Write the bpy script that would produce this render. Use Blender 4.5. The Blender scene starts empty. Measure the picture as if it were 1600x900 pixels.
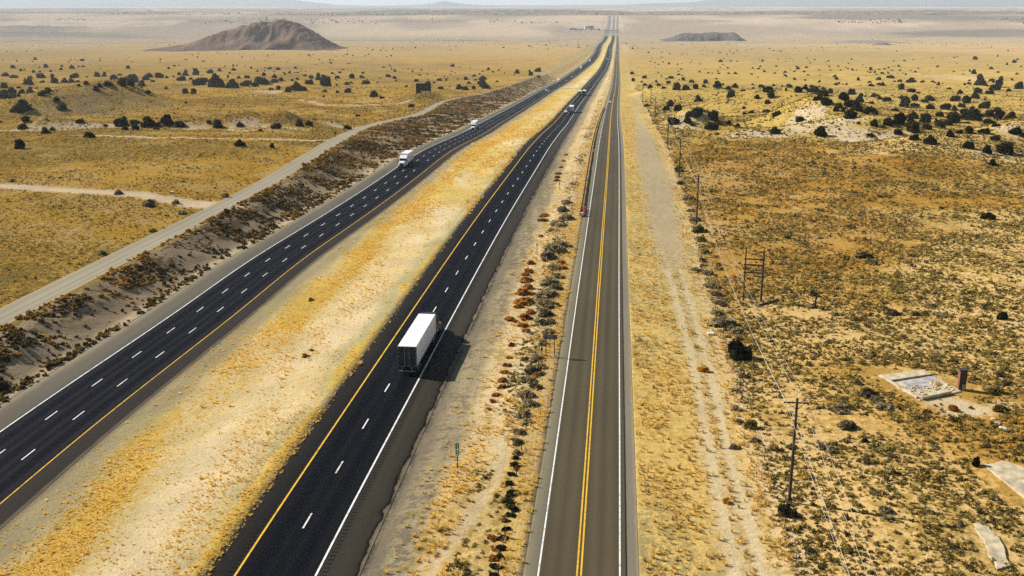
import bpy, bmesh, math, random
import numpy as np
from mathutils import Vector, Matrix

random.seed(7); rng = np.random.default_rng(11)
sc = bpy.context.scene
COL = sc.collection
R = math.radians

# ------------------------------------------------------------------ camera geometry
HCAM, FPX, PITCH = 48.6, 1600.0, R(15.44)
CP, SP = math.cos(PITCH), math.sin(PITCH)

def ray(px, py):
    u = (px - 800) / FPX; v = (450 - py) / FPX
    return np.array([u, CP + v * SP, -SP + v * CP])

def unproj(px, py, z=0.0):
    d = ray(px, py); t = (z - HCAM) / d[2]
    return d[0] * t, d[1] * t

def project(X, Y, Z):
    dep = Y * CP - (Z - HCAM) * SP
    return 800 + FPX * X / dep, 450 - FPX * (Y * SP + (Z - HCAM) * CP) / dep

# ------------------------------------------------------------------ noise
def _h(ix, iy, s):
    n = (ix.astype(np.int64) * 374761393 + iy.astype(np.int64) * 668265263 + s * 144665) & 0xFFFFFFFF
    n = ((n ^ (n >> 13)) * 1274126177) & 0xFFFFFFFF
    return ((n ^ (n >> 16)) & 0xFFFF) / 65535.0

def vnoise(x, y, s=0):
    x = np.asarray(x, float); y = np.asarray(y, float)
    ix = np.floor(x); iy = np.floor(y); fx = x - ix; fy = y - iy
    fx = fx * fx * (3 - 2 * fx); fy = fy * fy * (3 - 2 * fy)
    a = _h(ix, iy, s); b = _h(ix + 1, iy, s); c = _h(ix, iy + 1, s); d = _h(ix + 1, iy + 1, s)
    return (a + (b - a) * fx) * (1 - fy) + (c + (d - c) * fx) * fy

def fbm(x, y, scale, octv=3, s=0):
    r = 0.0; a = 1.0; t = 0.0
    for k in range(octv):
        f = 2.03 ** k / scale
        r = r + a * vnoise(x * f + 17.3 * k, y * f - 9.1 * k, s + k); t += a; a *= 0.5
    return r / t

def sstep(a, b, x):
    t = np.clip((np.asarray(x, float) - a) / (b - a), 0, 1)
    return t * t * (3 - 2 * t)

# ------------------------------------------------------------------ road alignments (traced)
# the plain falls away past 400 m, bottoms out at about 4.6 km and rises again beyond the casino
PR_Y = np.array([0, 370, 450, 520, 630, 770, 860, 1015, 1250, 1700, 2300, 2900, 3600, 4550, 4800, 5200, 6300, 6900, 9000, 46000.])
PR_Z = np.array([0, 0, -4, -8.5, -14, -20, -24, -30.5, -38.5, -49, -60, -72, -86, -101, -98, -76, -18, -8, 5, 20.])
_py = np.geomspace(5, 46000, 1500); _pz = np.interp(_py, PR_Y, PR_Z)
for _ in range(3): _pz = np.convolve(np.pad(_pz, 8, mode='edge'), np.ones(17) / 17, 'valid')
def prof(Y): return np.interp(Y, _py, _pz)
def zL(Y): return prof(Y) - 3.5 + 2.6 * sstep(1300, 3200, Y)
def zR(Y): return prof(Y) - 0.6 + 0.3 * sstep(400, 900, Y) - 1.2 * sstep(380, 600, Y) * (1 - sstep(1200, 2500, Y))
def zF(Y): return prof(Y)
def zG(Y): return prof(Y) - 0.7 + 0.7 * sstep(600, 1100, Y)

def solve(px, py, zf):
    ts = np.geomspace(50, 9000, 6000); d = ray(px, py)
    Ys = d[1] * ts; below = HCAM + d[2] * ts < zf(Ys)
    k = max(int(np.argmax(below)), 1); a = HCAM + d[2] * ts[k - 1:k + 1] - zf(Ys[k - 1:k + 1]); f = a[0] / (a[0] - a[1])
    t = ts[k - 1] + (ts[k] - ts[k - 1]) * f; return d[0] * t, d[1] * t

KN = np.geomspace(25, 7000, 190); LK = np.log(KN)
def fit(pts, lam=0.02):
    A = np.zeros((len(pts), len(KN))); b = np.zeros(len(pts)); w = np.zeros(len(pts))
    for i, (X, Y) in enumerate(pts):
        l = math.log(Y); k = min(max(int(np.searchsorted(LK, l)) - 1, 0), len(KN) - 2)
        f = (l - LK[k]) / (LK[k + 1] - LK[k]); A[i, k] = 1 - f; A[i, k + 1] = f
        b[i] = X - 0.1 * Y; w[i] = 60.0 / (Y + 40)
    D = np.zeros((len(KN) - 2, len(KN)))
    for i in range(len(KN) - 2):
        D[i, i:i + 3] = np.array([1, -2, 1]) * 60.0 / (KN[i + 1] + 40) * 12
    M = (A * w[:, None]).T @ (A * w[:, None]) + lam * D.T @ D + 1e-9 * np.eye(len(KN))
    x = np.linalg.solve(M, (A * (w ** 2)[:, None]).T @ b)
    return lambda Y: np.interp(np.log(np.maximum(Y, 1.0)), LK, x) + 0.1 * np.asarray(Y, float)

def pts_of(s, zf, off=0.0):
    out = []
    for p in s.split():
        a, b = p.split(','); X, Y = solve(float(a), float(b), zf); out.append((X + off, Y))
    return out

cR = fit(pts_of("367,900 400,849 515.5,675 668,450 800,266 832,225 850,206.8 881,173.8 904.5,147.4", zR, 3.6)
         + pts_of("493,899 611,675 731,450 800,326 862.5,224 874.7,206.8 899.5,173.8 918,147.8", zR, -3.6)
         + pts_of("930,124 941.5,109.3 946,99.5 949.5,89.8 951,82.7 955.5,67.5 958.5,58.3 958,50 959.5,25", zR))
cL = fit(pts_of("0,785 135,675 400,464 420,447.5 540,357.5 660,269 736,220 775,196 813.4,174 838.7,157.5 862.9,141", zL, -5.25)
         + pts_of("0,674 327,450 400,401 540,315 620,262.5 682,224 744,196 784.3,174 815.6,157.5 846.4,141", zL, 5.25)
         + pts_of("877,128.9 892,119 905,109.3 919,99.5 928,89.8 933,81.5 940,67.5 946.5,58.3 949.3,53.5 950.5,48 953,25", zL))
cF = fit(pts_of("840,900 872,675 903,450 936,225 941.6,186.6 949.4,159 955.3,138.6 958.7,109.3", zF, 3.65) + pts_of("969,900 968.5,675 968,450 967,225 966.5,186.6 965.6,159 967,138.6 967.8,109.3", zF, -3.65)
         + pts_of("964.4,80 965,67.5 964.8,58 964.3,50 965.3,25", zF))
cG = fit(pts_of("0,497 103,445 240,376 398,296 525,220 562,202 601,190 650,180.6 672,169 695,159 708,154 740,149.7", zG), 0.01)

def bounds(Y):
    Y = np.asarray(Y, float)
    L, Rr_, F = cL(Y), cR(Y), cF(Y)
    Ll, Lr = L - 5.5 - 5.0, L + 5.5 + 3.0
    Rl, Rr = Rr_ - 3.65 - 2.7, Rr_ + 3.65 + 3.9
    Fl, Fr = F - 3.65 - 1.3, F + 3.65 + 1.65
    w = 3.3 - 1.6 * sstep(600, 900, Y)
    G = np.minimum(np.where(Y < 900, cG(np.minimum(Y, 900)), cG(900.) + 0.12 * (Y - 900)), Ll - 8)
    G = np.where(Y > 900, np.minimum(G, Ll - 10), G)
    gl, gr = G - w, G + w
    return [gl, gr, gr + np.minimum(1.5, (Ll - gr) * .15), Ll - np.minimum(1.2, (Ll - gr) * .1), Ll, Lr, Rl, Rr, Fl, Fr]

def rel(px, py, zz=0):
    return unproj(px, py, zz)
KNOLL = []
def flat_ratio(py, X, Y): return (py - 8) * CP / HCAM * (Y * CP - (float(prof(Y)) - HCAM) * SP) / FPX
def knoll(px, py, h, rx, ry):
    X, Y = solve(px, py, prof); k = flat_ratio(py, X, Y); KNOLL.append((X, Y, h * k * 1.45, rx * k, ry * k))
knoll(1290, 200, 9.5, 22, 34); knoll(1245, 180, 7.5, 26, 40); knoll(1360, 214, 5.0, 30, 18); knoll(1085, 198, 4.6, 12, 12); knoll(1215, 160, 5, 30, 40)
knoll(1170, 212, 1.8, 22, 14); knoll(1130, 178, 3.0, 30, 20); knoll(1590, 228, 6, 22, 18); knoll(1500, 238, 4, 32, 18); knoll(1100, 150, 4, 40, 30)
knoll(170, 166, 8, 30, 26); knoll(60, 172, 4.5, 26, 22); knoll(90, 200, 3.2, 20, 8); knoll(380, 200, 3.6, 13, 7)
knoll(445, 200, 3.0, 8, 6); knoll(540, 197, 3.0, 8, 7); knoll(290, 201, 2.4, 16, 7); knoll(650, 153, 4.0, 25, 20)
knoll(1440, 165, -3.0, 60, 60); knoll(1180, 262, 1.2, 40, 22); knoll(1420, 262, 1.6, 50, 24)

def ground_z(X, Y):
    X = np.asarray(X, float); Y = np.asarray(Y, float)
    b = bounds(Y); p = prof(Y)
    zl, zr, zg, zf = zL(Y), zR(Y), zG(Y), zF(Y)
    z = [zg, zg, zg, zl - .02, zl, zl, zr, zr, zf, zf]
    out = np.where(X <= b[0], zg, zf)
    for k in range(9):
        m = (X > b[k]) & (X <= b[k + 1])
        t = np.clip((X - b[k]) / np.maximum(b[k + 1] - b[k], 1e-3), 0, 1)
        if k == 2: t = t * t * (3 - 2 * t)
        out = np.where(m, z[k] + (z[k + 1] - z[k]) * t, out)
    ml = sstep(0, 25, b[0] - X); mr = sstep(3, 30, X - b[9]); mo = np.maximum(ml, mr)
    far = sstep(900, 2500, Y)
    und = (fbm(X, Y, 110, 3, 5) - .5) * 5.5 * (1 - .3 * far) + (fbm(X, Y, 28, 2, 9) - .5) * 1.35 * (1 + .9 * sstep(330, 480, Y)) + (fbm(X, Y, 55, 2, 14) - .5) * 5.0 * sstep(330, 520, Y) * (1 - far) + (fbm(X, Y, 420, 2, 33) - .5) * (2 + 10 * far)
    out = out + mo * und
    for (kx, ky, h, rx, ry) in KNOLL:
        q = ((X - kx) / rx) ** 2 + ((Y - ky) / ry) ** 2
        out = out + mo * h * np.exp(-q)
    # small roughness off the pavement
    seg = np.zeros_like(out)
    for (a, c, amp) in ((1, 3, .8), (5, 6, .22), (7, 8, .35)):
        t = (X - b[a]) / np.maximum(b[c] - b[a], 1e-3)
        seg = seg + np.where((t > 0) & (t < 1), amp * np.clip(4 * t * (1 - t), 0, 1), 0)
    out = out + seg * (fbm(X, Y, 5, 2, 21) - .5) * 2
    return out

TS = np.geomspace(60, 42000, 5000)
def hit(px, py):
    d = ray(px, py); X = d[0] * TS; Y = d[1] * TS; Z = HCAM + d[2] * TS
    lo = 0
    below = Z < ground_z(X, Y)
    k = int(np.argmax(below))
    if not below[k]: k = len(TS) - 1
    a, c = TS[max(k - 1, 0)], TS[k]
    t = np.linspace(a, c, 24); zz = HCAM + d[2] * t; g = ground_z(d[0] * t, d[1] * t)
    j = int(np.argmax(zz < g)) if (zz < g).any() else 23
    return float(d[0] * t[j]), float(d[1] * t[j]), float(g[j])

def gz(x, y): return float(ground_z(np.array([x]), np.array([y]))[0])
def pxm(X, Y, Z=0): return FPX / (Y * CP - (Z - HCAM) * SP)

# ------------------------------------------------------------------ object helpers
def tag(o, label=None, cat=None, group=None, kind=None):
    if label: o['label'] = label
    if cat: o['category'] = cat
    if group: o['group'] = group
    if kind: o['kind'] = kind
    return o

def empty(name, loc, rz=0.0):
    o = bpy.data.objects.new(name, None); COL.objects.link(o)
    o.location = loc; o.rotation_euler = (0, 0, rz); o.empty_display_size = 0.3
    return o

def np_mesh(name, V, F, mats=(), midx=None, smooth=False):
    """V (n,3); F (m,k) uniform polygons"""
    V = np.asarray(V, np.float32); F = np.asarray(F, np.int32)
    me = bpy.data.meshes.new(name); n, k = F.shape
    me.vertices.add(len(V)); me.vertices.foreach_set('co', V.ravel())
    me.loops.add(n * k); me.loops.foreach_set('vertex_index', F.ravel())
    me.polygons.add(n); me.polygons.foreach_set('loop_start', np.arange(0, n * k, k, dtype=np.int32))
    for m in mats: me.materials.append(m)
    if midx is not None: me.polygons.foreach_set('material_index', np.asarray(midx, np.int32))
    me.polygons.foreach_set('use_smooth', np.full(n, bool(smooth)))
    me.update(calc_edges=True); me.validate()
    return me

def link(name, me, parent=None, loc=None):
    o = bpy.data.objects.new(name, me); COL.objects.link(o)
    if parent: o.parent = parent
    if loc is not None: o.location = loc
    return o

class MB:
    def __init__(s): s.v = []; s.f = []; s.m = []
    def add(s, vs, fs, mi=0):
        o = len(s.v); s.v += [tuple(v) for v in vs]
        s.f += [tuple(i + o for i in f) for f in fs]; s.m += [mi] * len(fs); return s
    def box(s, x0, x1, y0, y1, z0, z1, mi=0):
        return s.add([(x0, y0, z0), (x1, y0, z0), (x1, y1, z0), (x0, y1, z0), (x0, y0, z1), (x1, y0, z1), (x1, y1, z1), (x0, y1, z1)],
                     [(3, 2, 1, 0), (4, 5, 6, 7), (0, 1, 5, 4), (1, 2, 6, 5), (2, 3, 7, 6), (3, 0, 4, 7)], mi)
    def prism(s, prof, x0, x1, mi=0, x0t=None, x1t=None):
        """profile in (y,z), extruded in x"""
        n = len(prof); vs = [(x0, y, z) for y, z in prof] + [(x1, y, z) for y, z in prof]
        fs = [tuple(range(n))[::-1] if False else tuple(range(n)), tuple(range(2 * n - 1, n - 1, -1))]
        fs += [(i, i + n, (i + 1) % n + n, (i + 1) % n) for i in range(n)]
        return s.add(vs, fs, mi)
    def poly(s, pts, z0, z1, mi=0):
        """polygon in xy with per-list z, extruded"""
        n = len(pts); vs = [(p[0], p[1], z0) for p in pts] + [(p[0], p[1], z1) for p in pts]
        fs = [tuple(range(n))[::-1], tuple(range(n, 2 * n))] + [(i, (i + 1) % n, (i + 1) % n + n, i + n) for i in range(n)]
        return s.add(vs, fs, mi)
    def tube(s, p0, p1, r0, r1=None, n=10, mi=0):
        r1 = r0 if r1 is None else r1
        p0 = Vector(p0); p1 = Vector(p1); d = (p1 - p0).normalized()
        a = Vector((0, 0, 1)) if abs(d.z) < .9 else Vector((1, 0, 0))
        u = d.cross(a).normalized(); w = d.cross(u)
        vs = [tuple(p0 + (u * math.cos(2 * math.pi * i / n) + w * math.sin(2 * math.pi * i / n)) * r0) for i in range(n)]
        vs += [tuple(p1 + (u * math.cos(2 * math.pi * i / n) + w * math.sin(2 * math.pi * i / n)) * r1) for i in range(n)]
        fs = [(i, (i + 1) % n, (i + 1) % n + n, i + n) for i in range(n)] + [tuple(range(n))[::-1], tuple(range(n, 2 * n))]
        return s.add(vs, fs, mi)
    def mesh(s, name, mats, bevel=0.0, smooth=False):
        me = bpy.data.meshes.new(name); me.from_pydata(s.v, [], s.f)
        for m in (mats if isinstance(mats, (list, tuple)) else [mats]): me.materials.append(m)
        me.polygons.foreach_set('material_index', s.m)
        bm = bmesh.new(); bm.from_mesh(me)
        bmesh.ops.recalc_face_normals(bm, faces=bm.faces)
        if bevel: bmesh.ops.bevel(bm, geom=list(bm.edges), offset=bevel, segments=1, affect='EDGES', clamp_overlap=True)
        bm.to_mesh(me); bm.free()
        if smooth: me.polygons.foreach_set('use_smooth', [True] * len(me.polygons))
        return me
    def obj(s, name, mats, parent=None, bevel=0.0, smooth=False, loc=None):
        return link(name, s.mesh(name, mats, bevel, smooth), parent, loc)

def dup(root, loc=None, rz=None):
    r = root.copy(); COL.objects.link(r)
    if loc is not None: r.location = loc
    if rz is not None: r.rotation_euler = (0, 0, rz)
    for ch in list(root.children):
        c = ch.copy(); COL.objects.link(c); c.parent = r
        for g in list(ch.children):
            d = g.copy(); COL.objects.link(d); d.parent = c
    return r

# ------------------------------------------------------------------ materials
def mat(name):
    m = bpy.data.materials.new(name); m.use_nodes = True
    nt = m.node_tree; nt.nodes.clear()
    return m, nt, nt.nodes, nt.links

def simple(name, col, rough=0.6, metal=0.0, noise=0.12, scale=4.0, spec=0.3):
    m, nt, N, L = mat(name)
    o = N.new('ShaderNodeOutputMaterial'); b = N.new('ShaderNodeBsdfPrincipled')
    b.inputs['Roughness'].default_value = rough; b.inputs['Metallic'].default_value = metal
    b.inputs['Specular IOR Level'].default_value = spec
    tc = N.new('ShaderNodeTexCoord'); n = N.new('ShaderNodeTexNoise'); n.inputs['Scale'].default_value = scale
    n.inputs['Detail'].default_value = 5
    mr = N.new('ShaderNodeMapRange'); mr.inputs[1].default_value = .3; mr.inputs[2].default_value = .7
    mr.inputs[3].default_value = 1 - noise; mr.inputs[4].default_value = 1 + noise
    mx = N.new('ShaderNodeMix'); mx.data_type = 'RGBA'; mx.blend_type = 'MULTIPLY'; mx.inputs[0].default_value = 1
    mx.inputs[6].default_value = (*col, 1)
    L.new(tc.outputs['Object'], n.inputs['Vector']); L.new(n.outputs['Fac'], mr.inputs[0])
    L.new(mr.outputs[0], mx.inputs[7]); L.new(mx.outputs[2], b.inputs['Base Color']); L.new(b.outputs[0], o.inputs[0])
    return m

def math_node(N, L, op, a, b=None, clamp=False):
    n = N.new('ShaderNodeMath'); n.operation = op; n.use_clamp = clamp
    for i, v in enumerate((a, b)):
        if v is None: continue
        if isinstance(v, (int, float)): n.inputs[i].default_value = v
        else: L.new(v, n.inputs[i])
    return n.outputs[0]

def ground_material():
    m, nt, N, L = mat('desert_ground')
    o = N.new('ShaderNodeOutputMaterial'); b = N.new('ShaderNodeBsdfDiffuse'); b.inputs['Roughness'].default_value = .6
    def attr(n):
        a = N.new('ShaderNodeAttribute'); a.attribute_name = n; return a
    A, B, C = attr('colA'), attr('colB'), attr('cover')
    tc = N.new('ShaderNodeTexCoord')
    def noise(scale, detail, rough=.6, stretch=None):
        n = N.new('ShaderNodeTexNoise'); n.inputs['Scale'].default_value = scale; n.inputs['Detail'].default_value = detail
        n.inputs['Roughness'].default_value = rough
        if stretch:
            mp = N.new('ShaderNodeMapping'); mp.inputs['Scale'].default_value = stretch; mp.inputs['Rotation'].default_value = (0, 0, R(5.7))
            L.new(tc.outputs['Object'], mp.inputs[0]); L.new(mp.outputs[0], n.inputs['Vector'])
        else: L.new(tc.outputs['Object'], n.inputs['Vector'])
        return n.outputs['Fac']
    n1 = noise(.9, 6, .65); n2 = noise(.11, 4); n3 = noise(3.2, 4, .7); n4 = noise(.5, 4, .6, (1, .12, 1))
    s = math_node(N, L, 'ADD', math_node(N, L, 'MULTIPLY', n1, .55), math_node(N, L, 'MULTIPLY', n2, .25))
    s = math_node(N, L, 'ADD', s, math_node(N, L, 'MULTIPLY', n4, .2))
    thr = math_node(N, L, 'SUBTRACT', .5, math_node(N, L, 'MULTIPLY', math_node(N, L, 'SUBTRACT', C.outputs['Fac'], .5), .34))
    mr = N.new('ShaderNodeMapRange'); mr.interpolation_type = 'SMOOTHSTEP'
    L.new(s, mr.inputs[0]); L.new(math_node(N, L, 'SUBTRACT', thr, .05), mr.inputs[1]); L.new(math_node(N, L, 'ADD', thr, .05), mr.inputs[2])
    mx = N.new('ShaderNodeMix'); mx.data_type = 'RGBA'
    L.new(mr.outputs[0], mx.inputs[0]); L.new(A.outputs['Color'], mx.inputs[6]); L.new(B.outputs['Color'], mx.inputs[7])
    v = N.new('ShaderNodeMapRange'); v.inputs[1].default_value = .28; v.inputs[2].default_value = .72; v.inputs[3].default_value = .66; v.inputs[4].default_value = 1.34
    L.new(math_node(N, L, 'ADD', math_node(N, L, 'MULTIPLY', n3, .6), math_node(N, L, 'MULTIPLY', n2, .4)), v.inputs[0])
    m2 = N.new('ShaderNodeMix'); m2.data_type = 'RGBA'; m2.blend_type = 'MULTIPLY'; m2.inputs[0].default_value = 1
    L.new(mx.outputs[2], m2.inputs[6]); L.new(v.outputs[0], m2.inputs[7])
    bp = N.new('ShaderNodeBump'); bp.inputs['Strength'].default_value = .7; bp.inputs['Distance'].default_value = .35
    L.new(math_node(N, L, 'ADD', math_node(N, L, 'MULTIPLY', n1, .7), math_node(N, L, 'MULTIPLY', n3, .35)), bp.inputs['Height'])
    L.new(bp.outputs[0], b.inputs['Normal']); L.new(m2.outputs[2], b.inputs['Color']); L.new(b.outputs[0], o.inputs[0])
    return m

def road_material(name, lo, hi, stops, streak=.18, rumble=(), edge_noise=.25):
    """colour ramp across the width (u, metres) with wear streaks along it"""
    m, nt, N, L = mat(name)
    o = N.new('ShaderNodeOutputMaterial'); b = N.new('ShaderNodeBsdfPrincipled')
    b.inputs['Roughness'].default_value = .55; b.inputs['Specular IOR Level'].default_value = .02
    uv = N.new('ShaderNodeUVMap'); uv.uv_map = 'UVMap'; sx = N.new('ShaderNodeSeparateXYZ'); L.new(uv.outputs[0], sx.inputs[0])
    def noise(scale, detail, st):
        mp = N.new('ShaderNodeMapping'); mp.inputs['Scale'].default_value = st; L.new(uv.outputs[0], mp.inputs[0])
        n = N.new('ShaderNodeTexNoise'); n.inputs['Scale'].default_value = scale; n.inputs['Detail'].default_value = detail
        L.new(mp.outputs[0], n.inputs['Vector']); return n.outputs['Fac']
    ne = noise(.5, 5, (1, .7, 1)); nf = noise(6, 3, (1, .6, 1)); ns = noise(1.4, 4, (1, .015, 1)); nb = noise(.12, 3, (1, .3, 1))
    ab = N.new('ShaderNodeMapRange'); lim = max(-lo, hi); ab.inputs[1].default_value = lim * .74; ab.inputs[2].default_value = lim * .9; ab.inputs[3].default_value = .12
    L.new(math_node(N, L, 'ABSOLUTE', sx.outputs[0]), ab.inputs[0])
    u = math_node(N, L, 'ADD', sx.outputs[0], math_node(N, L, 'MULTIPLY', math_node(N, L, 'MULTIPLY', math_node(N, L, 'SUBTRACT', ne, .5), ab.outputs[0]), edge_noise * 2))
    t = N.new('ShaderNodeMapRange'); t.inputs[1].default_value = lo; t.inputs[2].default_value = hi; L.new(u, t.inputs[0])
    # lane band uses an undisturbed u so the paint edge stays straight
    rp = N.new('ShaderNodeValToRGB'); e = rp.color_ramp.elements
    st = [((a - lo) / (hi - lo), c) for a, c in stops]
    while len(e) > 1: e.remove(e[-1])
    e[0].position = st[0][0]; e[0].color = (*st[0][1], 1)
    for p, c in st[1:]:
        k = e.new(min(max(p, 0), 1)); k.color = (*c, 1)
    L.new(t.outputs[0], rp.inputs[0])
    mul = math_node(N, L, 'ADD', 1 - streak * 1.5, math_node(N, L, 'MULTIPLY', ns, streak * 2))
    mul = math_node(N, L, 'ADD', mul, math_node(N, L, 'MULTIPLY', math_node(N, L, 'SUBTRACT', nf, .5), .5))
    mul = math_node(N, L, 'ADD', mul, math_node(N, L, 'MULTIPLY', math_node(N, L, 'SUBTRACT', nb, .5), .35))
    for (r0, r1) in rumble:
        w = math_node(N, L, 'SINE', math_node(N, L, 'MULTIPLY', sx.outputs[1], 2 * math.pi / .7))
        g1 = math_node(N, L, 'GREATER_THAN', sx.outputs[0], r0); g2 = math_node(N, L, 'LESS_THAN', sx.outputs[0], r1)
        g = math_node(N, L, 'MULTIPLY', math_node(N, L, 'MULTIPLY', g1, g2), math_node(N, L, 'GREATER_THAN', w, .1))
        mul = math_node(N, L, 'MULTIPLY', mul, math_node(N, L, 'SUBTRACT', 1.0, math_node(N, L, 'MULTIPLY', g, .45)))
    mx = N.new('ShaderNodeMix'); mx.data_type = 'RGBA'; mx.blend_type = 'MULTIPLY'; mx.inputs[0].default_value = 1
    L.new(rp.outputs[0], mx.inputs[6]); L.new(mul, mx.inputs[7])
    bp = N.new('ShaderNodeBump'); bp.inputs['Strength'].default_value = .25; bp.inputs['Distance'].default_value = .04
    L.new(nf, bp.inputs['Height']); L.new(bp.outputs[0], b.inputs['Normal'])
    L.new(mx.outputs[2], b.inputs['Base Color']); L.new(b.outputs[0], o.inputs[0])
    return m

def paint(name, col):
    m, nt, N, L = mat(name)
    o = N.new('ShaderNodeOutputMaterial'); b = N.new('ShaderNodeBsdfPrincipled'); b.inputs['Roughness'].default_value = .7
    b.inputs['Specular IOR Level'].default_value = .2
    tc = N.new('ShaderNodeTexCoord'); n = N.new('ShaderNodeTexNoise'); n.inputs['Scale'].default_value = 1.3; n.inputs['Detail'].default_value = 8
    n.inputs['Roughness'].default_value = .75
    L.new(tc.outputs['Object'], n.inputs['Vector'])
    rp = N.new('ShaderNodeValToRGB'); rp.color_ramp.elements[0].position = .33; rp.color_ramp.elements[1].position = .5
    rp.color_ramp.elements[0].color = (col[0] * .35, col[1] * .35, col[2] * .38, 1); rp.color_ramp.elements[1].color = (*col, 1)
    L.new(n.outputs['Fac'], rp.inputs[0]); L.new(rp.outputs[0], b.inputs['Base Color']); L.new(b.outputs[0], o.inputs[0])
    return m

def leafy(N, L, col, o, trans=.4):
    b = N.new('ShaderNodeBsdfDiffuse'); L.new(col, b.inputs['Color'])
    if not trans: L.new(b.outputs[0], o.inputs[0]); return
    t = N.new('ShaderNodeBsdfTranslucent'); L.new(col, t.inputs['Color']); mx = N.new('ShaderNodeMixShader'); mx.inputs[0].default_value = trans
    L.new(b.outputs[0], mx.inputs[1]); L.new(t.outputs[0], mx.inputs[2]); L.new(mx.outputs[0], o.inputs[0])

def tint_material(name, cols, trans=0.0):
    """plants: colour from the per-plant 'tint' value"""
    m, nt, N, L = mat(name)
    o = N.new('ShaderNodeOutputMaterial')
    a = N.new('ShaderNodeAttribute'); a.attribute_type = 'INSTANCER'; a.attribute_name = 'tint'
    rp = N.new('ShaderNodeValToRGB'); e = rp.color_ramp.elements
    e[0].position = 0; e[0].color = (*cols[0], 1); e[1].position = 1; e[1].color = (*cols[-1], 1)
    for i, c in enumerate(cols[1:-1]): e.new((i + 1) / (len(cols) - 1)).color = (*c, 1)
    L.new(a.outputs['Fac'], rp.inputs[0]); leafy(N, L, rp.outputs[0], o)
    return m

def leaf_material(name, c0, c1, scale=3.0, trans=.4):
    m, nt, N, L = mat(name)
    o = N.new('ShaderNodeOutputMaterial')
    tc = N.new('ShaderNodeTexCoord'); n = N.new('ShaderNodeTexNoise'); n.inputs['Scale'].default_value = scale; n.inputs['Detail'].default_value = 4
    oi = N.new('ShaderNodeObjectInfo')
    f = math_node(N, L, 'ADD', math_node(N, L, 'MULTIPLY', n.outputs['Fac'], .9), math_node(N, L, 'MULTIPLY', math_node(N, L, 'SUBTRACT', oi.outputs['Random'], .5), .35))
    rp = N.new('ShaderNodeValToRGB'); rp.color_ramp.elements[0].position = .25; rp.color_ramp.elements[1].position = .68
    rp.color_ramp.elements[0].color = (*c0, 1); rp.color_ramp.elements[1].color = (*c1, 1)
    L.new(tc.outputs['Object'], n.inputs['Vector']); L.new(f, rp.inputs[0]); leafy(N, L, rp.outputs[0], o, trans)
    return m

# ------------------------------------------------------------------ ground sheet
SAND, TAN, GOLD, OCHRE = (.66, .51, .30), (.56, .41, .19), (.54, .315, .052), (.35, .20, .036)
OLIVE, BROWN, YELLOW, GREY, DKGRAV = (.21, .15, .05), (.14, .10, .055), (.66, .46, .10), (.36, .31, .21), (.10, .085, .065)
PALE, PINK, DUSK, RUST = (.76, .60, .34), (.48, .36, .23), (.25, .21, .16), (.36, .15, .04)

fence_x = fit(pts_of("1243,890 1206,760 1180,680 1140,560 1110,455 1080,340 1056,262 1021,193 1013,174 995.6,145 983,113 975,87", zF), .05)
midfence_x = fit(pts_of("782,890 795,790 818,690 847,557 874,292", zF), .5)

rows = [18.0]
while rows[-1] < 1900: rows.append(rows[-1] * 1.0082 + .05)
while rows[-1] < 6500: rows.append(rows[-1] * 1.014)
while rows[-1] < 46000: rows.append(rows[-1] * 1.045)
YR = np.array(rows); NR = len(YR)
B = bounds(YR)
ext = .60 * YR + 150
seg_n = [150, 4, 3, 14, 3, 3, 22, 3, 20, 3, 190]
edges_list = [-ext] + list(B) + [ext]
edges_list[0] = np.minimum(-ext, B[0] - 60); edges_list[-1] = np.maximum(ext, B[9] + 60)
cols, segid, segt = [], [], []
for k, n in enumerate(seg_n):
    a, c = edges_list[k], edges_list[k + 1]
    for i in range(n + (1 if k == len(seg_n) - 1 else 0)):
        t = i / n
        if k == 0: t = 1 - (1 - t) ** 1.25
        if k == len(seg_n) - 1: t = t ** 1.45
        cols.append(a + (c - a) * t); segid.append(k); segt.append(i / n)
GX = np.stack(cols, 1); NC = GX.shape[1]; GY = np.repeat(YR[:, None], NC, 1)
SEG = np.repeat(np.array(segid)[None, :], NR, 0); ST = np.repeat(np.array(segt)[None, :], NR, 0)
GZ = ground_z(GX.ravel(), GY.ravel()).reshape(NR, NC)
# the pavement sits on top of the sheet: sink the sheet a little under each road
sink = np.zeros(NC)
cuts = np.cumsum([0] + seg_n)
for k in (1, 5, 7, 9):
    sink[cuts[k]:cuts[k + 1] + 1] = .06 if k != 1 else .04
GZs = GZ - sink[None, :]

def mixc(a, b, t):
    return a * (1 - t[..., None]) + np.array(b) * t[..., None] if not isinstance(a, tuple) else np.array(a) * (1 - t[..., None]) + np.array(b) * t[..., None]

def line_dist(pts):
    """distance from every ground vertex to a traced polyline [(x,y,halfwidth)], in half widths"""
    out = np.full(GX.shape, 1e3)
    for (p, q) in zip(pts[:-1], pts[1:]):
        dx, dy = q[0] - p[0], q[1] - p[1]; l2 = dx * dx + dy * dy + 1e-9
        t = np.clip(((GX - p[0]) * dx + (GY - p[1]) * dy) / l2, 0, 1)
        w = p[2] + (q[2] - p[2]) * t
        out = np.minimum(out, np.hypot(GX - p[0] - t * dx, GY - p[1] - t * dy) / w)
    return out
def trace(s):
    o = []
    for p in s.split():
        a, b, w = p.split(','); X, Y, _ = hit(float(a), float(b)); o.append((X, Y, float(w)))
    return o

n_lo = fbm(GX, GY, 60, 3, 50); n_mid = fbm(GX, GY, 14, 3, 60); n_hi = fbm(GX, GY, 3.5, 2, 70); n_huge = fbm(GX, GY * .35, 420, 3, 80)
ones = np.ones(GX.shape)
colA = np.ones(GX.shape + (3,)) * np.array(TAN); colB = np.ones(GX.shape + (3,)) * np.array(OCHRE); cover = ones * .5

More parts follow.
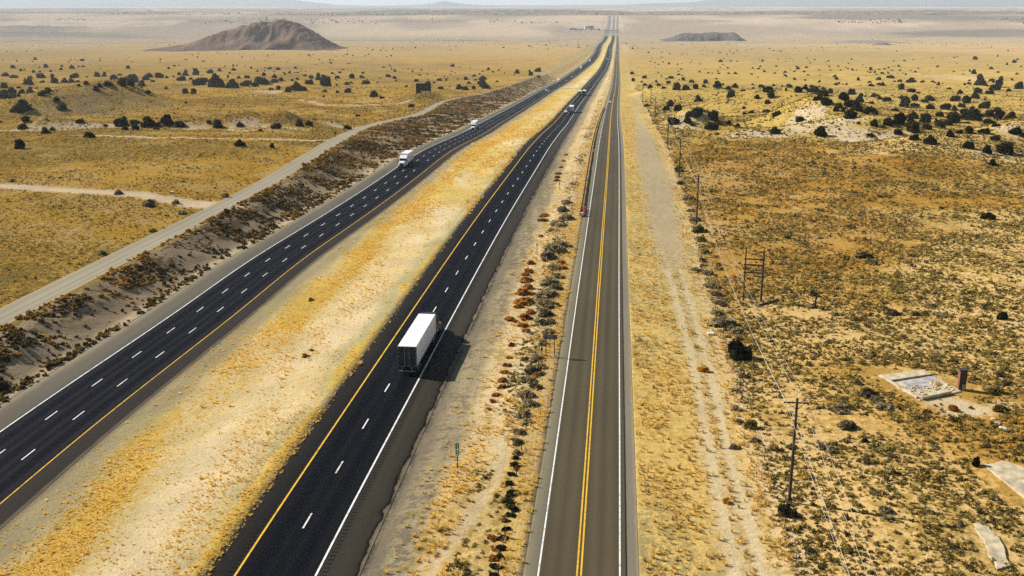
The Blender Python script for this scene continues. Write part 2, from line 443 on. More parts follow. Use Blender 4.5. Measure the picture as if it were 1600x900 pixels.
def setz(mask, a, b, cv):
    colA[mask] = a[mask] if isinstance(a, np.ndarray) else np.array(a)
    colB[mask] = b[mask] if isinstance(b, np.ndarray) else np.array(b)
    cover[mask] = cv[mask] if isinstance(cv, np.ndarray) else cv

# left plain
m = SEG == 0
setz(m, mixc(mixc(ones[..., None] * np.array(GOLD), TAN, sstep(.45, .7, n_mid) * .4), SAND, sstep(.62, .8, n_hi) * .3),
     mixc(ones[..., None] * np.array(OCHRE), OLIVE, sstep(.42, .6, n_lo) * .7), .45 + .5 * (n_lo - .5))
# gravel road bed and its lip
setz(SEG == 1, GREY, GREY, .5); setz(SEG == 2, (.42, .30, .10), OCHRE, .5)
# cut bank
t = ST
setz(SEG == 3, mixc(mixc(ones[..., None] * np.array((.42, .31, .18)), (.34, .25, .15), n_mid), (.62, .48, .29), sstep(.82, .97, t)),
     mixc(ones[..., None] * np.array(BROWN), (.2, .12, .05), sstep(.5, .65, n_lo)), .48 - .38 * sstep(.40, .7, t) + .7 * (n_mid - .5))
setz(SEG == 4, (.60, .47, .28), (.40, .27, .12), .3)
for k in (5, 7, 9): setz(SEG == k, DKGRAV, DKGRAV, .5)
# median
md = SEG == 6
tt = ST + (n_mid - .5) * .16
a = mixc(ones[..., None] * np.array((.38, .31, .17)), (.68, .52, .24), sstep(.12, .24, tt))
a = mixc(a, PALE, sstep(.46, .6, tt)); a = mixc(a, (.52, .44, .22), sstep(.80, .9, tt)); a = mixc(a, (.58, .42, .13), sstep(.93, .97, tt))
a = mixc(a, (.24, .19, .12), 1 - sstep(.0, .03, ST))
gd = sstep(130, 300, GY) * sstep(.14, .26, tt) * (1 - sstep(.80, .92, tt)) * sstep(.36, .56, fbm(GX + .1 * GY, GY * .3, 12, 3, 57))
a = mixc(a, (.66, .46, .10), gd * .8)
b_ = mixc(ones[..., None] * np.array((.40, .33, .14)), (.64, .43, .10), sstep(.15, .28, tt)); b_ = mixc(b_, (.70, .53, .24), sstep(.42, .54, tt)); b_ = mixc(b_, YELLOW, sstep(.9, .95, tt))
cv = .2 + .42 * sstep(.12, .3, tt) - .32 * sstep(.38, .54, tt) + .4 * sstep(.92, .97, tt)
setz(md, a, b_, cv + 1.1 * (fbm(GX + .1 * GY, GY * .3, 9, 3, 55) - .5))
# strip between the highway and the frontage road
sm = SEG == 8
tt = ST + (n_mid - .5) * .14
a = mixc(ones[..., None] * np.array((.24, .195, .13)), (.41, .33, .19), sstep(.06, .16, tt)); a = mixc(a, (.74, .56, .30), sstep(.26, .40, tt))
a = mixc(a, (.60, .43, .19), sstep(.72, .8, tt)); a = mixc(a, (.46, .38, .21), sstep(.93, .97, tt)); a = mixc(a, (.08, .065, .05), 1 - sstep(0., .03, ST))
b_ = mixc(ones[..., None] * np.array((.24, .19, .12)), (.50, .35, .13), sstep(.25, .4, tt)); b_ = mixc(b_, (.22, .17, .08), sstep(.55, .66, tt)); b_ = mixc(b_, (.52, .33, .09), sstep(.78, .86, tt))
lo_ = (1 - sstep(98, 122, GY)) * sstep(.25, .4, tt) * .75
a = mixc(a, (.64, .44, .15), lo_); b_ = mixc(b_, (.50, .33, .09), lo_)
setz(sm, a, b_, .42 + .3 * (n_lo - .5))
# right of the frontage road
rm = SEG == 10
fx = fence_x(YR)[:, None] - B[9][:, None]; d = GX - B[9][:, None]; q = d / np.maximum(fx, 3)
a = mixc(ones[..., None] * np.array((.64, .445, .14)), (.68, .48, .16), n_mid); b_ = mixc(ones[..., None] * np.array((.52, .34, .09)), (.40, .31, .12), sstep(.45, .6, n_lo))
a = mixc(a, (.68, .50, .27), sstep(.75, 1.0, q)); cvv = .45 + .4 * (n_mid - .5)
fld = sstep(.95, 1.2, q)
orange = sstep(.46, .60, fbm(GX, GY, 75, 3, 91))
fa = mixc(ones[..., None] * np.array((.66, .445, .175)), (.56, .32, .065), orange); fb = mixc(ones[..., None] * np.array((.40, .26, .07)), (.38, .20, .035), orange)
nearf = 1 - sstep(330, 420, GY)
fa = mixc(fa, (.58, .40, .11), 1 - nearf); fb = mixc(fb, (.45, .30, .08), 1 - nearf)
a = a * (1 - fld[..., None]) + fa * fld[..., None]; b_ = b_ * (1 - fld[..., None]) + fb * fld[..., None]; cvv = cvv * (1 - fld) + (.42 + .16 * orange + .4 * (n_mid - .5)) * fld
setz(rm, a, b_, cvv)

def blend(mask, a, b=None, cv=None):
    global colA, colB, cover
    colA = mixc(colA, a, mask); colB = mixc(colB, b if b is not None else a, mask)
    if cv is not None: cover = cover * (1 - mask) + cv * mask

fade = lambda dd, e=.35: 1 - sstep(1 - e, 1 + e, dd + (n_hi - .5) * .7)
verge = (rm & (q < 1.4))
trk = trace("1182,930,2.2 1165,880,2.2 1142,780,2.1 1117,680,2 1098,580,2 1078,510,2 1062,450,2.2 1046,400,3 1036,340,4.2 1024,280,4.6 1010,232,4.2 1000,190,2.5 990,150,1.5")
dd = line_dist(trk); blend(fade(dd) * .7, (.53, .41, .235), (.46, .345, .155), .42)
blend(fade(np.abs(dd - .55) / .25) * (dd < 1.3) * .7 * (GY < 190), (.64, .52, .31))
blend(sstep(170, 240, GY) * (1 - sstep(440, 520, GY)) * fade(dd * 1.1, .5) * .8, (.46, .37, .23), (.40, .315, .19), .45)
TRK = []
for s_, w_ in (("-40,288,3 40,293,3 130,299,3.1 220,305,3.2 300,318,4 348,322,5.5", 1), ("120,211,1.3 200,213,1.5 300,216,1.6 400,217.5,1.6 525,218,1.8", 1),
               ("470,156,3 490,160,2.5 505,164,2.5 560,165,2 600,163,1.5 640,157,1.5", .8), ("420,146,1.5 440,142,2 480,140,2", .5), ("1150,196,2 1230,180,2", 0)):
    TRK.append(trace(s_)); blend(fade(line_dist(TRK[-1])) * w_, (.74, .57, .36), (.70, .53, .31), .3)
# ruts in the strip by the milepost
rut = trace("640,900,.35 690,860,.35 735,800,.35 765,740,.35 778,712,.35 770,690,.35 745,672,.35")
blend(fade(line_dist(rut)) * .8, (.62, .49, .29))
rut = trace("668,900,.35 712,850,.35 752,790,.35 782,740,.35 789,712,.35 778,684,.35")
blend(fade(line_dist(rut)) * .8, (.62, .49, .29))
blend(fade(line_dist(trace("985,920,.01 990,900,.01")), .1) * 0, (.5, .4, .2))
# bare sandy faces
def patch(px, py, rx, ry, s=1.0, c=(.66, .52, .33)):
    X, Y, _ = hit(px, py); kk = flat_ratio(py, X, Y); q_ = np.hypot((GX - X) / rx, (GY - Y) / ry) / kk + (n_mid - .5) * 1.6 + (n_hi - .5) * .9
    blend((1 - sstep(.7, 1.15, q_)) * s * np.where((GX > B[8][:, None]) & (q < 1.05), 0, 1), c, (.55, .43, .26), .18)
for p in ((1292, 192, 15, 15), (1262, 182, 8, 8), (1335, 209, 14, 7), (1190, 212, 13, 8), (1070, 197, 7, 9), (1085, 190, 7, 7), (1165, 210, 9, 6), (1255, 172, 5, 6),
          (90, 200, 16, 6), (150, 199, 14, 5), (45, 203, 10, 4), (445, 201, 8, 6), (365, 203, 9, 7), (385, 197, 8, 6), (535, 197, 9, 7), (190, 199, 8, 5), (290, 199, 7, 4),
          (1375, 215, 16, 8), (1480, 120, 25, 60), (1590, 242, 14, 7), (1580, 200, 8, 8), (420, 143, 10, 10)):
    patch(*p, s=.8 if p[2] < 20 else .4)
for p in ((1475, 628, 4.2, 3.4), (1530, 640, 3.2, 3.0), (1560, 632, 2.5, 2.0), (1500, 645, 3.2, 2.2)): patch(*p, s=.75, c=(.55, .46, .30))
for p in ((405, 80, 95, 75), (330, 79, 80, 50), (490, 80, 60, 50), (1105, 66, 48, 45)): patch(*p, s=.5, c=(.33, .235, .15))
for p in ((170, 160, 30, 25), (110, 175, 22, 14), (1290, 140, 40, 30)): patch(*p, s=.55, c=(.22, .18, .11))
for p in ((1210, 330, 35, 40), (1130, 300, 20, 40), (1240, 250, 26, 30), (1205, 430, 14, 16)): patch(*p, s=.4, c=(.42, .22, .045))

# the far plain: streaked, and paled with distance in its colour to imitate haze
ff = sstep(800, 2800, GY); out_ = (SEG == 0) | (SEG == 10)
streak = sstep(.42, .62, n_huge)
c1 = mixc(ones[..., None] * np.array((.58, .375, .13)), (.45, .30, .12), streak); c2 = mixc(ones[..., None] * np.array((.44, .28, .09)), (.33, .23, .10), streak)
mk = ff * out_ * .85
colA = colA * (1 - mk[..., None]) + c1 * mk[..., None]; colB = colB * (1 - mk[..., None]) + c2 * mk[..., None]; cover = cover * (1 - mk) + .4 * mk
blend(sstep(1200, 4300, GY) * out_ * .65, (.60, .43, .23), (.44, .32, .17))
edge = sstep(3500, 4500, GY) * out_
blend(edge * (.45 + .5 * sstep(.4, .6, n_lo)), (.50, .39, .25), (.32, .26, .18), .45)
blend((SEG >= 2) * (SEG <= 4) * sstep(1150, 1500, GY) * .9, (.58, .42, .18), (.48, .34, .13), .5)
for yw, ww, am in ((4150, 45, .55), (4620, 40, .75), (3300, 30, .4)):
    blend(np.exp(-((GY - yw - 500 * (fbm(GX, GX * 0, 800, 3, int(yw)) - .5)) / ww) ** 2) * sstep(.40, .55, fbm(GX, GX * 0, 600, 2, int(yw) + 3)) * out_ * am, (.20, .17, .13), (.16, .13, .10))
fr = sstep(4700, 5000, GY)  # far slope: pale desert soil whose paleness also stands in for haze
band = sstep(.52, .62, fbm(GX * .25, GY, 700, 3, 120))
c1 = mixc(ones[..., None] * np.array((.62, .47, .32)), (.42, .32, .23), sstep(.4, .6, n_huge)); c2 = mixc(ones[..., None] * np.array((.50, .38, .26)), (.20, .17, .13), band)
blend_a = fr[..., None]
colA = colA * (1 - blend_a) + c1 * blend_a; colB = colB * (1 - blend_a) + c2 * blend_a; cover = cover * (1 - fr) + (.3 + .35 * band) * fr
scrubby = np.exp(-((GY - 5950) / 160) ** 2) * .8 + np.exp(-((GY - 7600) / 900) ** 2) + np.exp(-((GY - 11000) / 2500) ** 2)
blend(np.clip(scrubby, 0, 1) * sstep(.38, .55, fbm(GX, GY, 500, 3, 140)) * .8 * out_, (.26, .22, .17), (.16, .14, .11), .5)

V = np.stack([GX, GY, GZs], -1).reshape(-1, 3)
ii = np.arange(NR * NC).reshape(NR, NC)
Fq = np.stack([ii[:-1, :-1], ii[:-1, 1:], ii[1:, 1:], ii[1:, :-1]], -1).reshape(-1, 4)
M_ground = ground_material()
me = np_mesh('ground', V, Fq, [M_ground], smooth=True)
def pt_attr(me, name, arr, typ):
    at = me.attributes.new(name, typ, 'POINT')
    at.data.foreach_set('color' if typ == 'FLOAT_COLOR' else ('vector' if typ == 'FLOAT_VECTOR' else 'value'), np.ascontiguousarray(arr, dtype=np.int32 if typ == 'INT' else np.float32).ravel())
al = np.ones((NR * NC, 1))
pt_attr(me, 'colA', np.concatenate([colA.reshape(-1, 3), al], 1), 'FLOAT_COLOR')
pt_attr(me, 'colB', np.concatenate([colB.reshape(-1, 3), al], 1), 'FLOAT_COLOR')
pt_attr(me, 'cover', np.clip(cover, 0, 1).ravel(), 'FLOAT')
g = link('ground', me)
tag(g, 'dry golden desert plain rolling away on both sides of the roads', 'ground', kind='structure')

# ------------------------------------------------------------------ roads
def strip_mesh(name, cen, zf, u0, u1, y0, y1, lift, m, nu=2, skirt=0.0, mask=None, uvs=True):
    yy = YR[(YR > y0) & (YR < y1)]; yy = np.concatenate([[y0], yy, [y1]])
    us = np.linspace(u0, u1, nu) if np.isscalar(u0) else None
    c = cen(yy); z = zf(yy) + lift
    U = np.repeat(us[None, :], len(yy), 0)
    if skirt: U = np.concatenate([U[:, :1] - .02, U, U[:, -1:] + .02], 1)
    X = c[:, None] + U; Y = np.repeat(yy[:, None], U.shape[1], 1); Z = np.repeat(z[:, None], U.shape[1], 1)
    if skirt: Z[:, 0] -= skirt; Z[:, -1] -= skirt
    n, k = X.shape; ii = np.arange(n * k).reshape(n, k)
    F = np.stack([ii[:-1, :-1], ii[:-1, 1:], ii[1:, 1:], ii[1:, :-1]], -1).reshape(-1, 4)
    me = np_mesh(name, np.stack([X, Y, Z], -1).reshape(-1, 3), F, [m])
    lay = me.uv_layers.new(name='UVMap'); uvv = np.stack([U.ravel(), Y.ravel()], -1)[F.ravel()]
    lay.data.foreach_set('uv', uvv.astype(np.float32).ravel())
    return me

LB, LS = (.0052, .0056, .0080), (.0085, .0088, .0110)      # lane, wheel path
def lanes(w, n, LS=LS):
    out = []
    x0 = -w * n / 2
    for i in range(n):
        a = x0 + i * w
        for f, c in ((.02, LB), (.22, LS), (.36, LB), (.5, (.0040, .0044, .0066)), (.64, LB), (.78, LS), (.98, LB)): out.append((a + f * w, c))
    return out
shR = [(-6.6, (.04, .032, .024)), (-6.1, (.026, .023, .020)), (-4.6, (.017, .016, .0145)), (-3.85, (.02, .018, .016)), (-3.75, (.0085, .0085, .010))]
M_R = road_material('dark_highway_asphalt', -6.6, 7.8, shR + [(a, c) for a, c in lanes(3.5, 2)][1:-1]
                    + [(3.78, (.0085, .0085, .010)), (3.86, (.034, .030, .023)), (5.2, (.046, .040, .029)), (6.7, (.036, .031, .023)), (6.95, (.026, .022, .017)), (7.05, (.009, .008, .006)), (7.2, (.010, .009, .007)), (7.3, (.12, .095, .065)), (7.75, (.20, .16, .105))], rumble=((-4.4, -3.9), (4.0, 4.6)), edge_noise=.75)
M_L = road_material('worn_highway_asphalt', -10.6, 8.6, [(-10.6, (.34, .27, .17)), (-10.0, (.24, .2, .135)), (-9.0, (.15, .128, .092)), (-5.9, (.115, .102, .078)), (-5.62, (.09, .08, .065)), (-5.5, (.011, .011, .0125))]
                    + lanes(3.5, 3, (.0165, .0155, .0190))[1:-1] + [(5.55, (.0105, .0105, .012)), (5.65, (.040, .032, .026)), (8.0, (.034, .028, .023)), (8.3, (.11, .09, .06)), (8.6, (.2, .16, .1))], edge_noise=.5)
fa_, fb_ = (.082, .066, .037), (.102, .082, .048)
M_F = road_material('faded_road_asphalt', -5.0, 5.6, [(-5.0, (.33, .26, .14)), (-4.7, (.22, .19, .12)), (-3.9, (.17, .15, .105)), (-3.6, (.10, .085, .056)),
                    (-3.3, fa_), (-2.6, fb_), (-1.9, (.074, .061, .038)), (-1.2, fb_), (-.4, fa_), (.4, fa_), (1.1, fb_), (1.8, (.077, .063, .039)), (2.6, fb_), (3.3, fa_), (4.1, (.088, .072, .045)),
                    (4.16, (.02, .018, .014)), (4.26, (.02, .018, .014)), (4.32, (.20, .172, .125)), (5.0, (.21, .182, .132)), (5.3, (.32, .25, .15))], edge_noise=.2)
M_G = road_material('packed_gravel', -3.4, 3.4, [(-3.4, (.36, .28, .15)), (-2.7, (.31, .26, .17)), (-1.4, (.27, .235, .165)), (-.6, (.34, .295, .21)), (.5, (.27, .235, .165)), (1.3, (.34, .295, .21)), (2.2, (.28, .24, .165)), (3.3, (.38, .30, .17))], streak=.14, edge_noise=.3)
M_WHITE, M_YEL = paint('white_road_paint', (.74, .73, .68)), paint('yellow_road_paint', (.72, .42, .03))

def add_lines(road, cen, zf, specs, y1=3200):
    for nm, u, w, m in specs:
        me = strip_mesh(nm, cen, zf, u - w / 2, u + w / 2, 20, y1, .006, m)
        link(nm, me, road)
def add_dashes(road, cen, zf, us, phase, y1=1600, w=.17):
    V, F = [], []
    for u in us:
        for k in range(-6, int(y1 / 12.19)):
            yc = phase + k * 12.19
            if yc < 22: continue
            o = len(V)
            for y, du in ((yc - 1.52, -1), (yc - 1.52, 1), (yc + 1.52, 1), (yc + 1.52, -1)):
                V.append((float(cen(y)) + u + du * w / 2, y, float(zf(y)) + .006))
            F.append((o, o + 1, o + 2, o + 3))
    link('lane_markings', np_mesh('lane_markings', V, F, [M_WHITE]), road)

M_HAZED = simple('hazed_asphalt', (.17, .155, .135), .9, scale=.05)  # same asphalt with distance haze put into its lighter colour
def road(name, label, cat, cen, zf, u0, u1, y1, m, nu=9):
    o = link(name, strip_mesh(name, cen, zf, u0, u1, 20, 4900, 0.0, m, nu, .14))
    link('hazed_pavement', strip_mesh('hazed_pavement', cen, zf, u0, u1, 4900, y1, 0.0, M_HAZED, 3, .14), o)  # far stretch, paled by colour to look hazy
    return tag(o, label, cat, kind='structure')
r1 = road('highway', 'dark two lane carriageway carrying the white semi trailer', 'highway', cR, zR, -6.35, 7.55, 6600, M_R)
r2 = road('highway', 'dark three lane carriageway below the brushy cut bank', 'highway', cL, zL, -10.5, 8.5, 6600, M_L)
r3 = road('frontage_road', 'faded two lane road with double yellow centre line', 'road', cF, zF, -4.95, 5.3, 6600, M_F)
gm = strip_mesh('gravel_road', cG, zG, -3.3, 3.3, 20, 840, .02, M_G, 7, .1)
tag(link('gravel_road', gm), 'grey gravel road along the top of the cut bank', 'gravel road', kind='structure')
add_lines(r1, cR, zR, (('edge_line', -3.62, .2, M_YEL), ('edge_line', 3.62, .2, M_WHITE)))
add_lines(r2, cL, zL, (('edge_line', -5.45, .2, M_WHITE), ('edge_line', 5.45, .16, M_YEL)))
add_lines(r3, cF, zF, (('edge_line', -3.62, .15, M_WHITE), ('edge_line', 3.62, .15, M_WHITE), ('centre_line', -.18, .16, M_YEL), ('centre_line', .18, .16, M_YEL)))
add_dashes(r1, cR, zR, (0,), 91.6); add_dashes(r2, cL, zL, (-1.8, 1.8), 125.6)
# dirt crossover through the median
def crossover(px0, py0, px1, py1, w):
    x0, y0 = solve(px0, py0, zL); x1, y1 = solve(px1, py1, zR)
    n = 12; V, F = [], []
    for i in range(n + 1):
        t = i / n; x = x0 + (x1 - x0) * t; y = y0 + (y1 - y0) * t; ww = w * (1 + 1.6 * max(0, .3 - t))
        for s in (-1, 1): V.append((x, y + s * ww, float(ground_z(np.array([x]), np.array([y + s * ww]))[0]) + .12))
        if i: F.append((2 * i - 2, 2 * i - 1, 2 * i + 1, 2 * i))
    tag(link('dirt_track', np_mesh('dirt_track', V, F, [M_G])), 'pale dirt crossover linking the two carriageways across the median', 'dirt track', kind='structure')
crossover(874, 139.5, 908, 137.5, 5)
# ------------------------------------------------------------------ plants
def quads(C, U, W):
    V = np.stack([C - U - W, C + U - W, C + U + W, C - U + W], 1).reshape(-1, 3)
    return V, np.arange(len(V)).reshape(-1, 4)

def rand_dirs(r, n):
    v = r.normal(size=(n, 3)); return v / np.linalg.norm(v, axis=1, keepdims=True)

def leafball(seed, n, nclump, leaf, hz=.8, flat=.0, core=.7):
    """an uneven bush about 1 wide and hz tall, standing on z=0, made of leaf-sized faces"""
    r = np.random.default_rng(seed)
    cl = rand_dirs(r, nclump) * r.uniform(.12, .34, (nclump, 1)); cl[:, 2] = np.abs(cl[:, 2]) * .9
    rad = r.uniform(.12, .24, nclump)
    k = r.integers(0, nclump, n); d = rand_dirs(r, n) * (r.uniform(.45, 1.05, (n, 1)))
    P = cl[k] + d * rad[k][:, None]
    P[:, 2] = np.abs(P[:, 2]) * hz / .52 * .95 + .02
    a = rand_dirs(r, n); b = np.cross(a, rand_dirs(r, n)); b /= np.linalg.norm(b, axis=1, keepdims=True) + 1e-9
    s = r.uniform(.6, 1.3, (n, 1)) * leaf
    V, F = quads(P, a * s, b * s * .7)
    if core:   # dense twigs inside each clump
        for c, q in zip(cl, rad):
            for _ in range(2):
                nn = 14; P2 = np.array([c[0], c[1], abs(c[2]) * hz / .52]) + rand_dirs(r, nn) * q * core
                P2[:, 2] = np.clip(P2[:, 2], .02, None)
                a = rand_dirs(r, nn); b = np.cross(a, rand_dirs(r, nn)); b /= np.linalg.norm(b, axis=1, keepdims=True) + 1e-9
                v2, f2 = quads(P2, a * q * .45, b * q * .45); F = np.concatenate([F, f2 + len(V)]); V = np.concatenate([V, v2])
    return V, F

def blades(seed, n, h, spread):
    r = np.random.default_rng(seed); ang = r.uniform(0, 6.283, n); ln = r.uniform(.5, 1.1, n) * h; lean = r.uniform(.1, 1.0, n) * spread
    base = np.stack([np.cos(ang) * r.uniform(0, .2, n), np.sin(ang) * r.uniform(0, .2, n), np.zeros(n)], 1)
    tip = base + np.stack([np.cos(ang) * lean, np.sin(ang) * lean, ln], 1)
    w = np.stack([-np.sin(ang), np.cos(ang), np.zeros(n)], 1) * .05
    V = np.stack([base - w, base + w, tip + w * .5, tip - w * .5], 1).reshape(-1, 3)
    return V, np.arange(len(V)).reshape(-1, 4)

def proto_coll(name, meshes):
    c = bpy.data.collections.new(name)
    for i, me in enumerate(meshes):
        c.objects.link(bpy.data.objects.new(f'{name}_{i:02d}', me))
    return c

def scatter(name, label, cat, P, scale, tint, coll, nvar, flat=1.0):
    """one uncountable cover: every point carries a small plant"""
    n = len(P); me = bpy.data.meshes.new(name); me.vertices.add(n)
    me.vertices.foreach_set('co', P.astype(np.float32).ravel())
    sv = np.stack([scale * rng.uniform(.8, 1.25, n), scale * rng.uniform(.8, 1.25, n), scale * rng.uniform(.7, 1.2, n) * flat], 1)
    pt_attr(me, 'size', sv, 'FLOAT_VECTOR'); pt_attr(me, 'tint', np.clip(tint, 0, 1), 'FLOAT')
    rv = np.zeros((n, 3)); rv[:, 2] = rng.uniform(0, 6.283, n); pt_attr(me, 'turn', rv, 'FLOAT_VECTOR')
    pt_attr(me, 'pick', rng.integers(0, nvar, n), 'INT')
    ng = bpy.data.node_groups.new(name, 'GeometryNodeTree')
    ng.interface.new_socket('Geometry', in_out='INPUT', socket_type='NodeSocketGeometry')
    ng.interface.new_socket('Geometry', in_out='OUTPUT', socket_type='NodeSocketGeometry')
    N, L = ng.nodes, ng.links
    gi, go = N.new('NodeGroupInput'), N.new('NodeGroupOutput')
    ip = N.new('GeometryNodeInstanceOnPoints'); ci = N.new('GeometryNodeCollectionInfo')
    ci.inputs['Collection'].default_value = coll; ci.inputs['Separate Children'].default_value = True; ci.inputs['Reset Children'].default_value = True
    ip.inputs['Pick Instance'].default_value = True
    def na(nm, t):
        a = N.new('GeometryNodeInputNamedAttribute'); a.data_type = t; a.inputs['Name'].default_value = nm; return a.outputs['Attribute']
    L.new(gi.outputs[0], ip.inputs['Points']); L.new(ci.outputs[0], ip.inputs['Instance'])
    L.new(na('pick', 'INT'), ip.inputs['Instance Index']); L.new(na('turn', 'FLOAT_VECTOR'), ip.inputs['Rotation']); L.new(na('size', 'FLOAT_VECTOR'), ip.inputs['Scale'])
    L.new(ip.outputs[0], go.inputs[0])
    o = link(name, me); md = o.modifiers.new('plants', 'NODES'); md.node_group = ng
    return tag(o, label, cat, kind='stuff')

M_SCRUB = tint_material('scrub_leaves', [(.065, .05, .02), (.19, .148, .050), (.37, .28, .08), (.60, .40, .08), (.72, .36, .045)])
M_GRASS = tint_material('dry_grass', [(.30, .20, .07), (.66, .47, .17), (.78, .54, .15), (.84, .56, .09), (.86, .70, .38)])
M_BANKP = tint_material('bank_scrub_leaves', [(.045, .033, .016), (.12, .082, .032), (.26, .165, .045), (.48, .27, .05)])
C_SCRUB = proto_coll('scrub_tuft', [np_mesh('scrub_tuft', *leafball(s, 44, 6, .085, .62, core=0), [M_SCRUB]) for s in range(8)])
C_GRASS = proto_coll('grass_tuft', [np_mesh('grass_tuft', *blades(s, 26, .8, .5), [M_GRASS]) for s in range(6)])
C_BANK = proto_coll('bank_tuft', [np_mesh('bank_tuft', *leafball(s + 40, 54, 6, .085, .7, core=.5), [M_BANKP]) for s in range(6)])

def sample(lo, hi, dens, y0, y1):
    Y = np.geomspace(y0, y1, 900); w = np.clip(hi(Y) - lo(Y), 0, None) * dens(Y)
    cum = np.concatenate([[0], np.cumsum((w[1:] + w[:-1]) / 2 * np.diff(Y))]); n = int(cum[-1])
    y = np.interp(rng.uniform(0, cum[-1], n), cum, Y); x = lo(y) + (hi(y) - lo(y)) * rng.uniform(0, 1, n)
    px, py = project(x, y, prof(y)); k = (px > -260) & (px < 1860) & (py < 1010)
    return x[k], y[k]

def pdist(x, y, pts):
    out = np.full(x.shape, 1e3)
    for p, q in zip(pts[:-1], pts[1:]):
        dx, dy = q[0] - p[0], q[1] - p[1]; t = np.clip(((x - p[0]) * dx + (y - p[1]) * dy) / (dx * dx + dy * dy + 1e-9), 0, 1)
        out = np.minimum(out, np.hypot(x - p[0] - t * dx, y - p[1] - t * dy) / (p[2] + (q[2] - p[2]) * t))
    return out
def P3(x, y, dz=0.0): return np.stack([x, y, ground_z(x, y) + dz], 1)

BARE = []   # (x, y, r) spots kept clear: slabs, bare sand
for p in ((1400, 585, 4), (1440, 600, 6), (1480, 608, 4.5), (1475, 630, 3.6), (1530, 640, 3), (1590, 745, 4), (1565, 735, 3.2), (1540, 840, 2.2), (1560, 870, 2.2), (1640, 770, 6)):
    X, Y, _ = hit(p[0], p[1]); BARE.append((X, Y, p[2]))
for p in ((1292, 192, 11), (1262, 182, 6), (1335, 209, 8), (1070, 197, 6), (1190, 212, 8)):
    X, Y, _ = hit(p[0], p[1]); BARE.append((X, Y, -p[2]))
def keep_bare(x, y, soft=.9):
    k = np.ones(x.shape, bool)
    for (a, b, r) in BARE: k &= ~((np.hypot(x - a, y - b) < abs(r)) & (rng.uniform(0, 1, x.shape) < (soft if r > 0 else .45)))
    return k

half = lambda Y: .56 * Y + 40
# scrub of the right field
x, y = sample(lambda Y: fence_x(Y) - .5, half, lambda Y: np.interp(Y, [60, 150, 250, 330, 420, 700, 1100], [5.6, 4.8, 3.6, 2.5, 1.0, .3, .05]), 60, 1100)
k = keep_bare(x, y) & (fbm(x, y, 7, 2, 300) + .12 * (fbm(x, y, 40, 2, 305) - .5) + rng.uniform(-.2, .2, x.shape) > .39); x, y = x[k], y[k]
orange = sstep(.46, .60, fbm(x, y, 75, 3, 91)); big = rng.uniform(0, 1, len(x))
sz = rng.lognormal(math.log(.50), .36, len(x)) * (1 + 1.0 * (big > .95)) * (1 + .05 * orange) * (1 + .6 * sstep(180, 700, y))
tn = np.clip(rng.beta(1.7, 2.2, len(x)) * .8 + .38 * orange * (rng.uniform(0, 1, len(x)) > .75), 0, 1)
scatter('scrub', 'low brown and olive scrub dotted over the sandy field beyond the utility poles', 'scrub', P3(x, y, -.03), sz, tn, C_SCRUB, 8)
# dry grass of the right verge
x, y = sample(lambda Y: bounds(Y)[9] + .3, fence_x, lambda Y: np.interp(Y, [60, 150, 300, 700], [4.5, 2.8, 1.0, .15]), 60, 700)
dt = pdist(x, y, trk); k = ((dt > .85 + .3 * rng.uniform(-1, 1, len(x))) | (dt < .28) & (y < 190)) & (fbm(x, y, 4, 2, 310) + rng.uniform(-.25, .25, x.shape) > .42); x, y = x[k], y[k]
scatter('grass', 'tufts of dry tan grass on the verge between frontage road and wire fence', 'grass', P3(x, y), rng.lognormal(math.log(.36), .3, len(x)), rng.beta(2, 2, len(x)) * .7, C_GRASS, 6)
# median grass
bY = lambda i: (lambda Y: bounds(Y)[i])
x, y = sample(lambda Y: bY(5)(Y) + .5, lambda Y: bY(6)(Y) + .5, lambda Y: np.interp(Y, [50, 150, 300, 600, 1000], [13, 8, 2.6, .6, .1]), 50, 1000)
b5, b6 = bY(5)(y), bY(6)(y); t = (x - b5) / (b6 - b5) + (fbm(x, y, 14, 3, 60) - .5) * .16
pr = .18 + .75 * sstep(.14, .26, t) * (1 - sstep(.38, .50, t)) + .10 * sstep(.5, .6, t) + .6 * sstep(.93, .97, t)
pr = np.maximum(pr, .45 * sstep(140, 300, y) * sstep(.16, .28, t)) * (.3 + 1.7 * sstep(.42, .60, fbm(x + .1 * y, y * .35, 9, 3, 55)))
k = rng.uniform(0, 1, len(x)) < pr; x, y, t = x[k], y[k], t[k]
tn = np.where((t > .14) & (t < .5) | (t > .92), rng.uniform(.4, .82, len(x)), rng.uniform(.25, 1., len(x))) - .4 * (rng.uniform(0, 1, len(x)) < .06)
scatter('grass', 'golden yellow dry grass filling the median between the two carriageways', 'grass', P3(x, y), rng.lognormal(math.log(.205), .40, len(x)) * (1 + 1.1 * sstep(130, 400, y)), tn, C_GRASS, 6, .75)
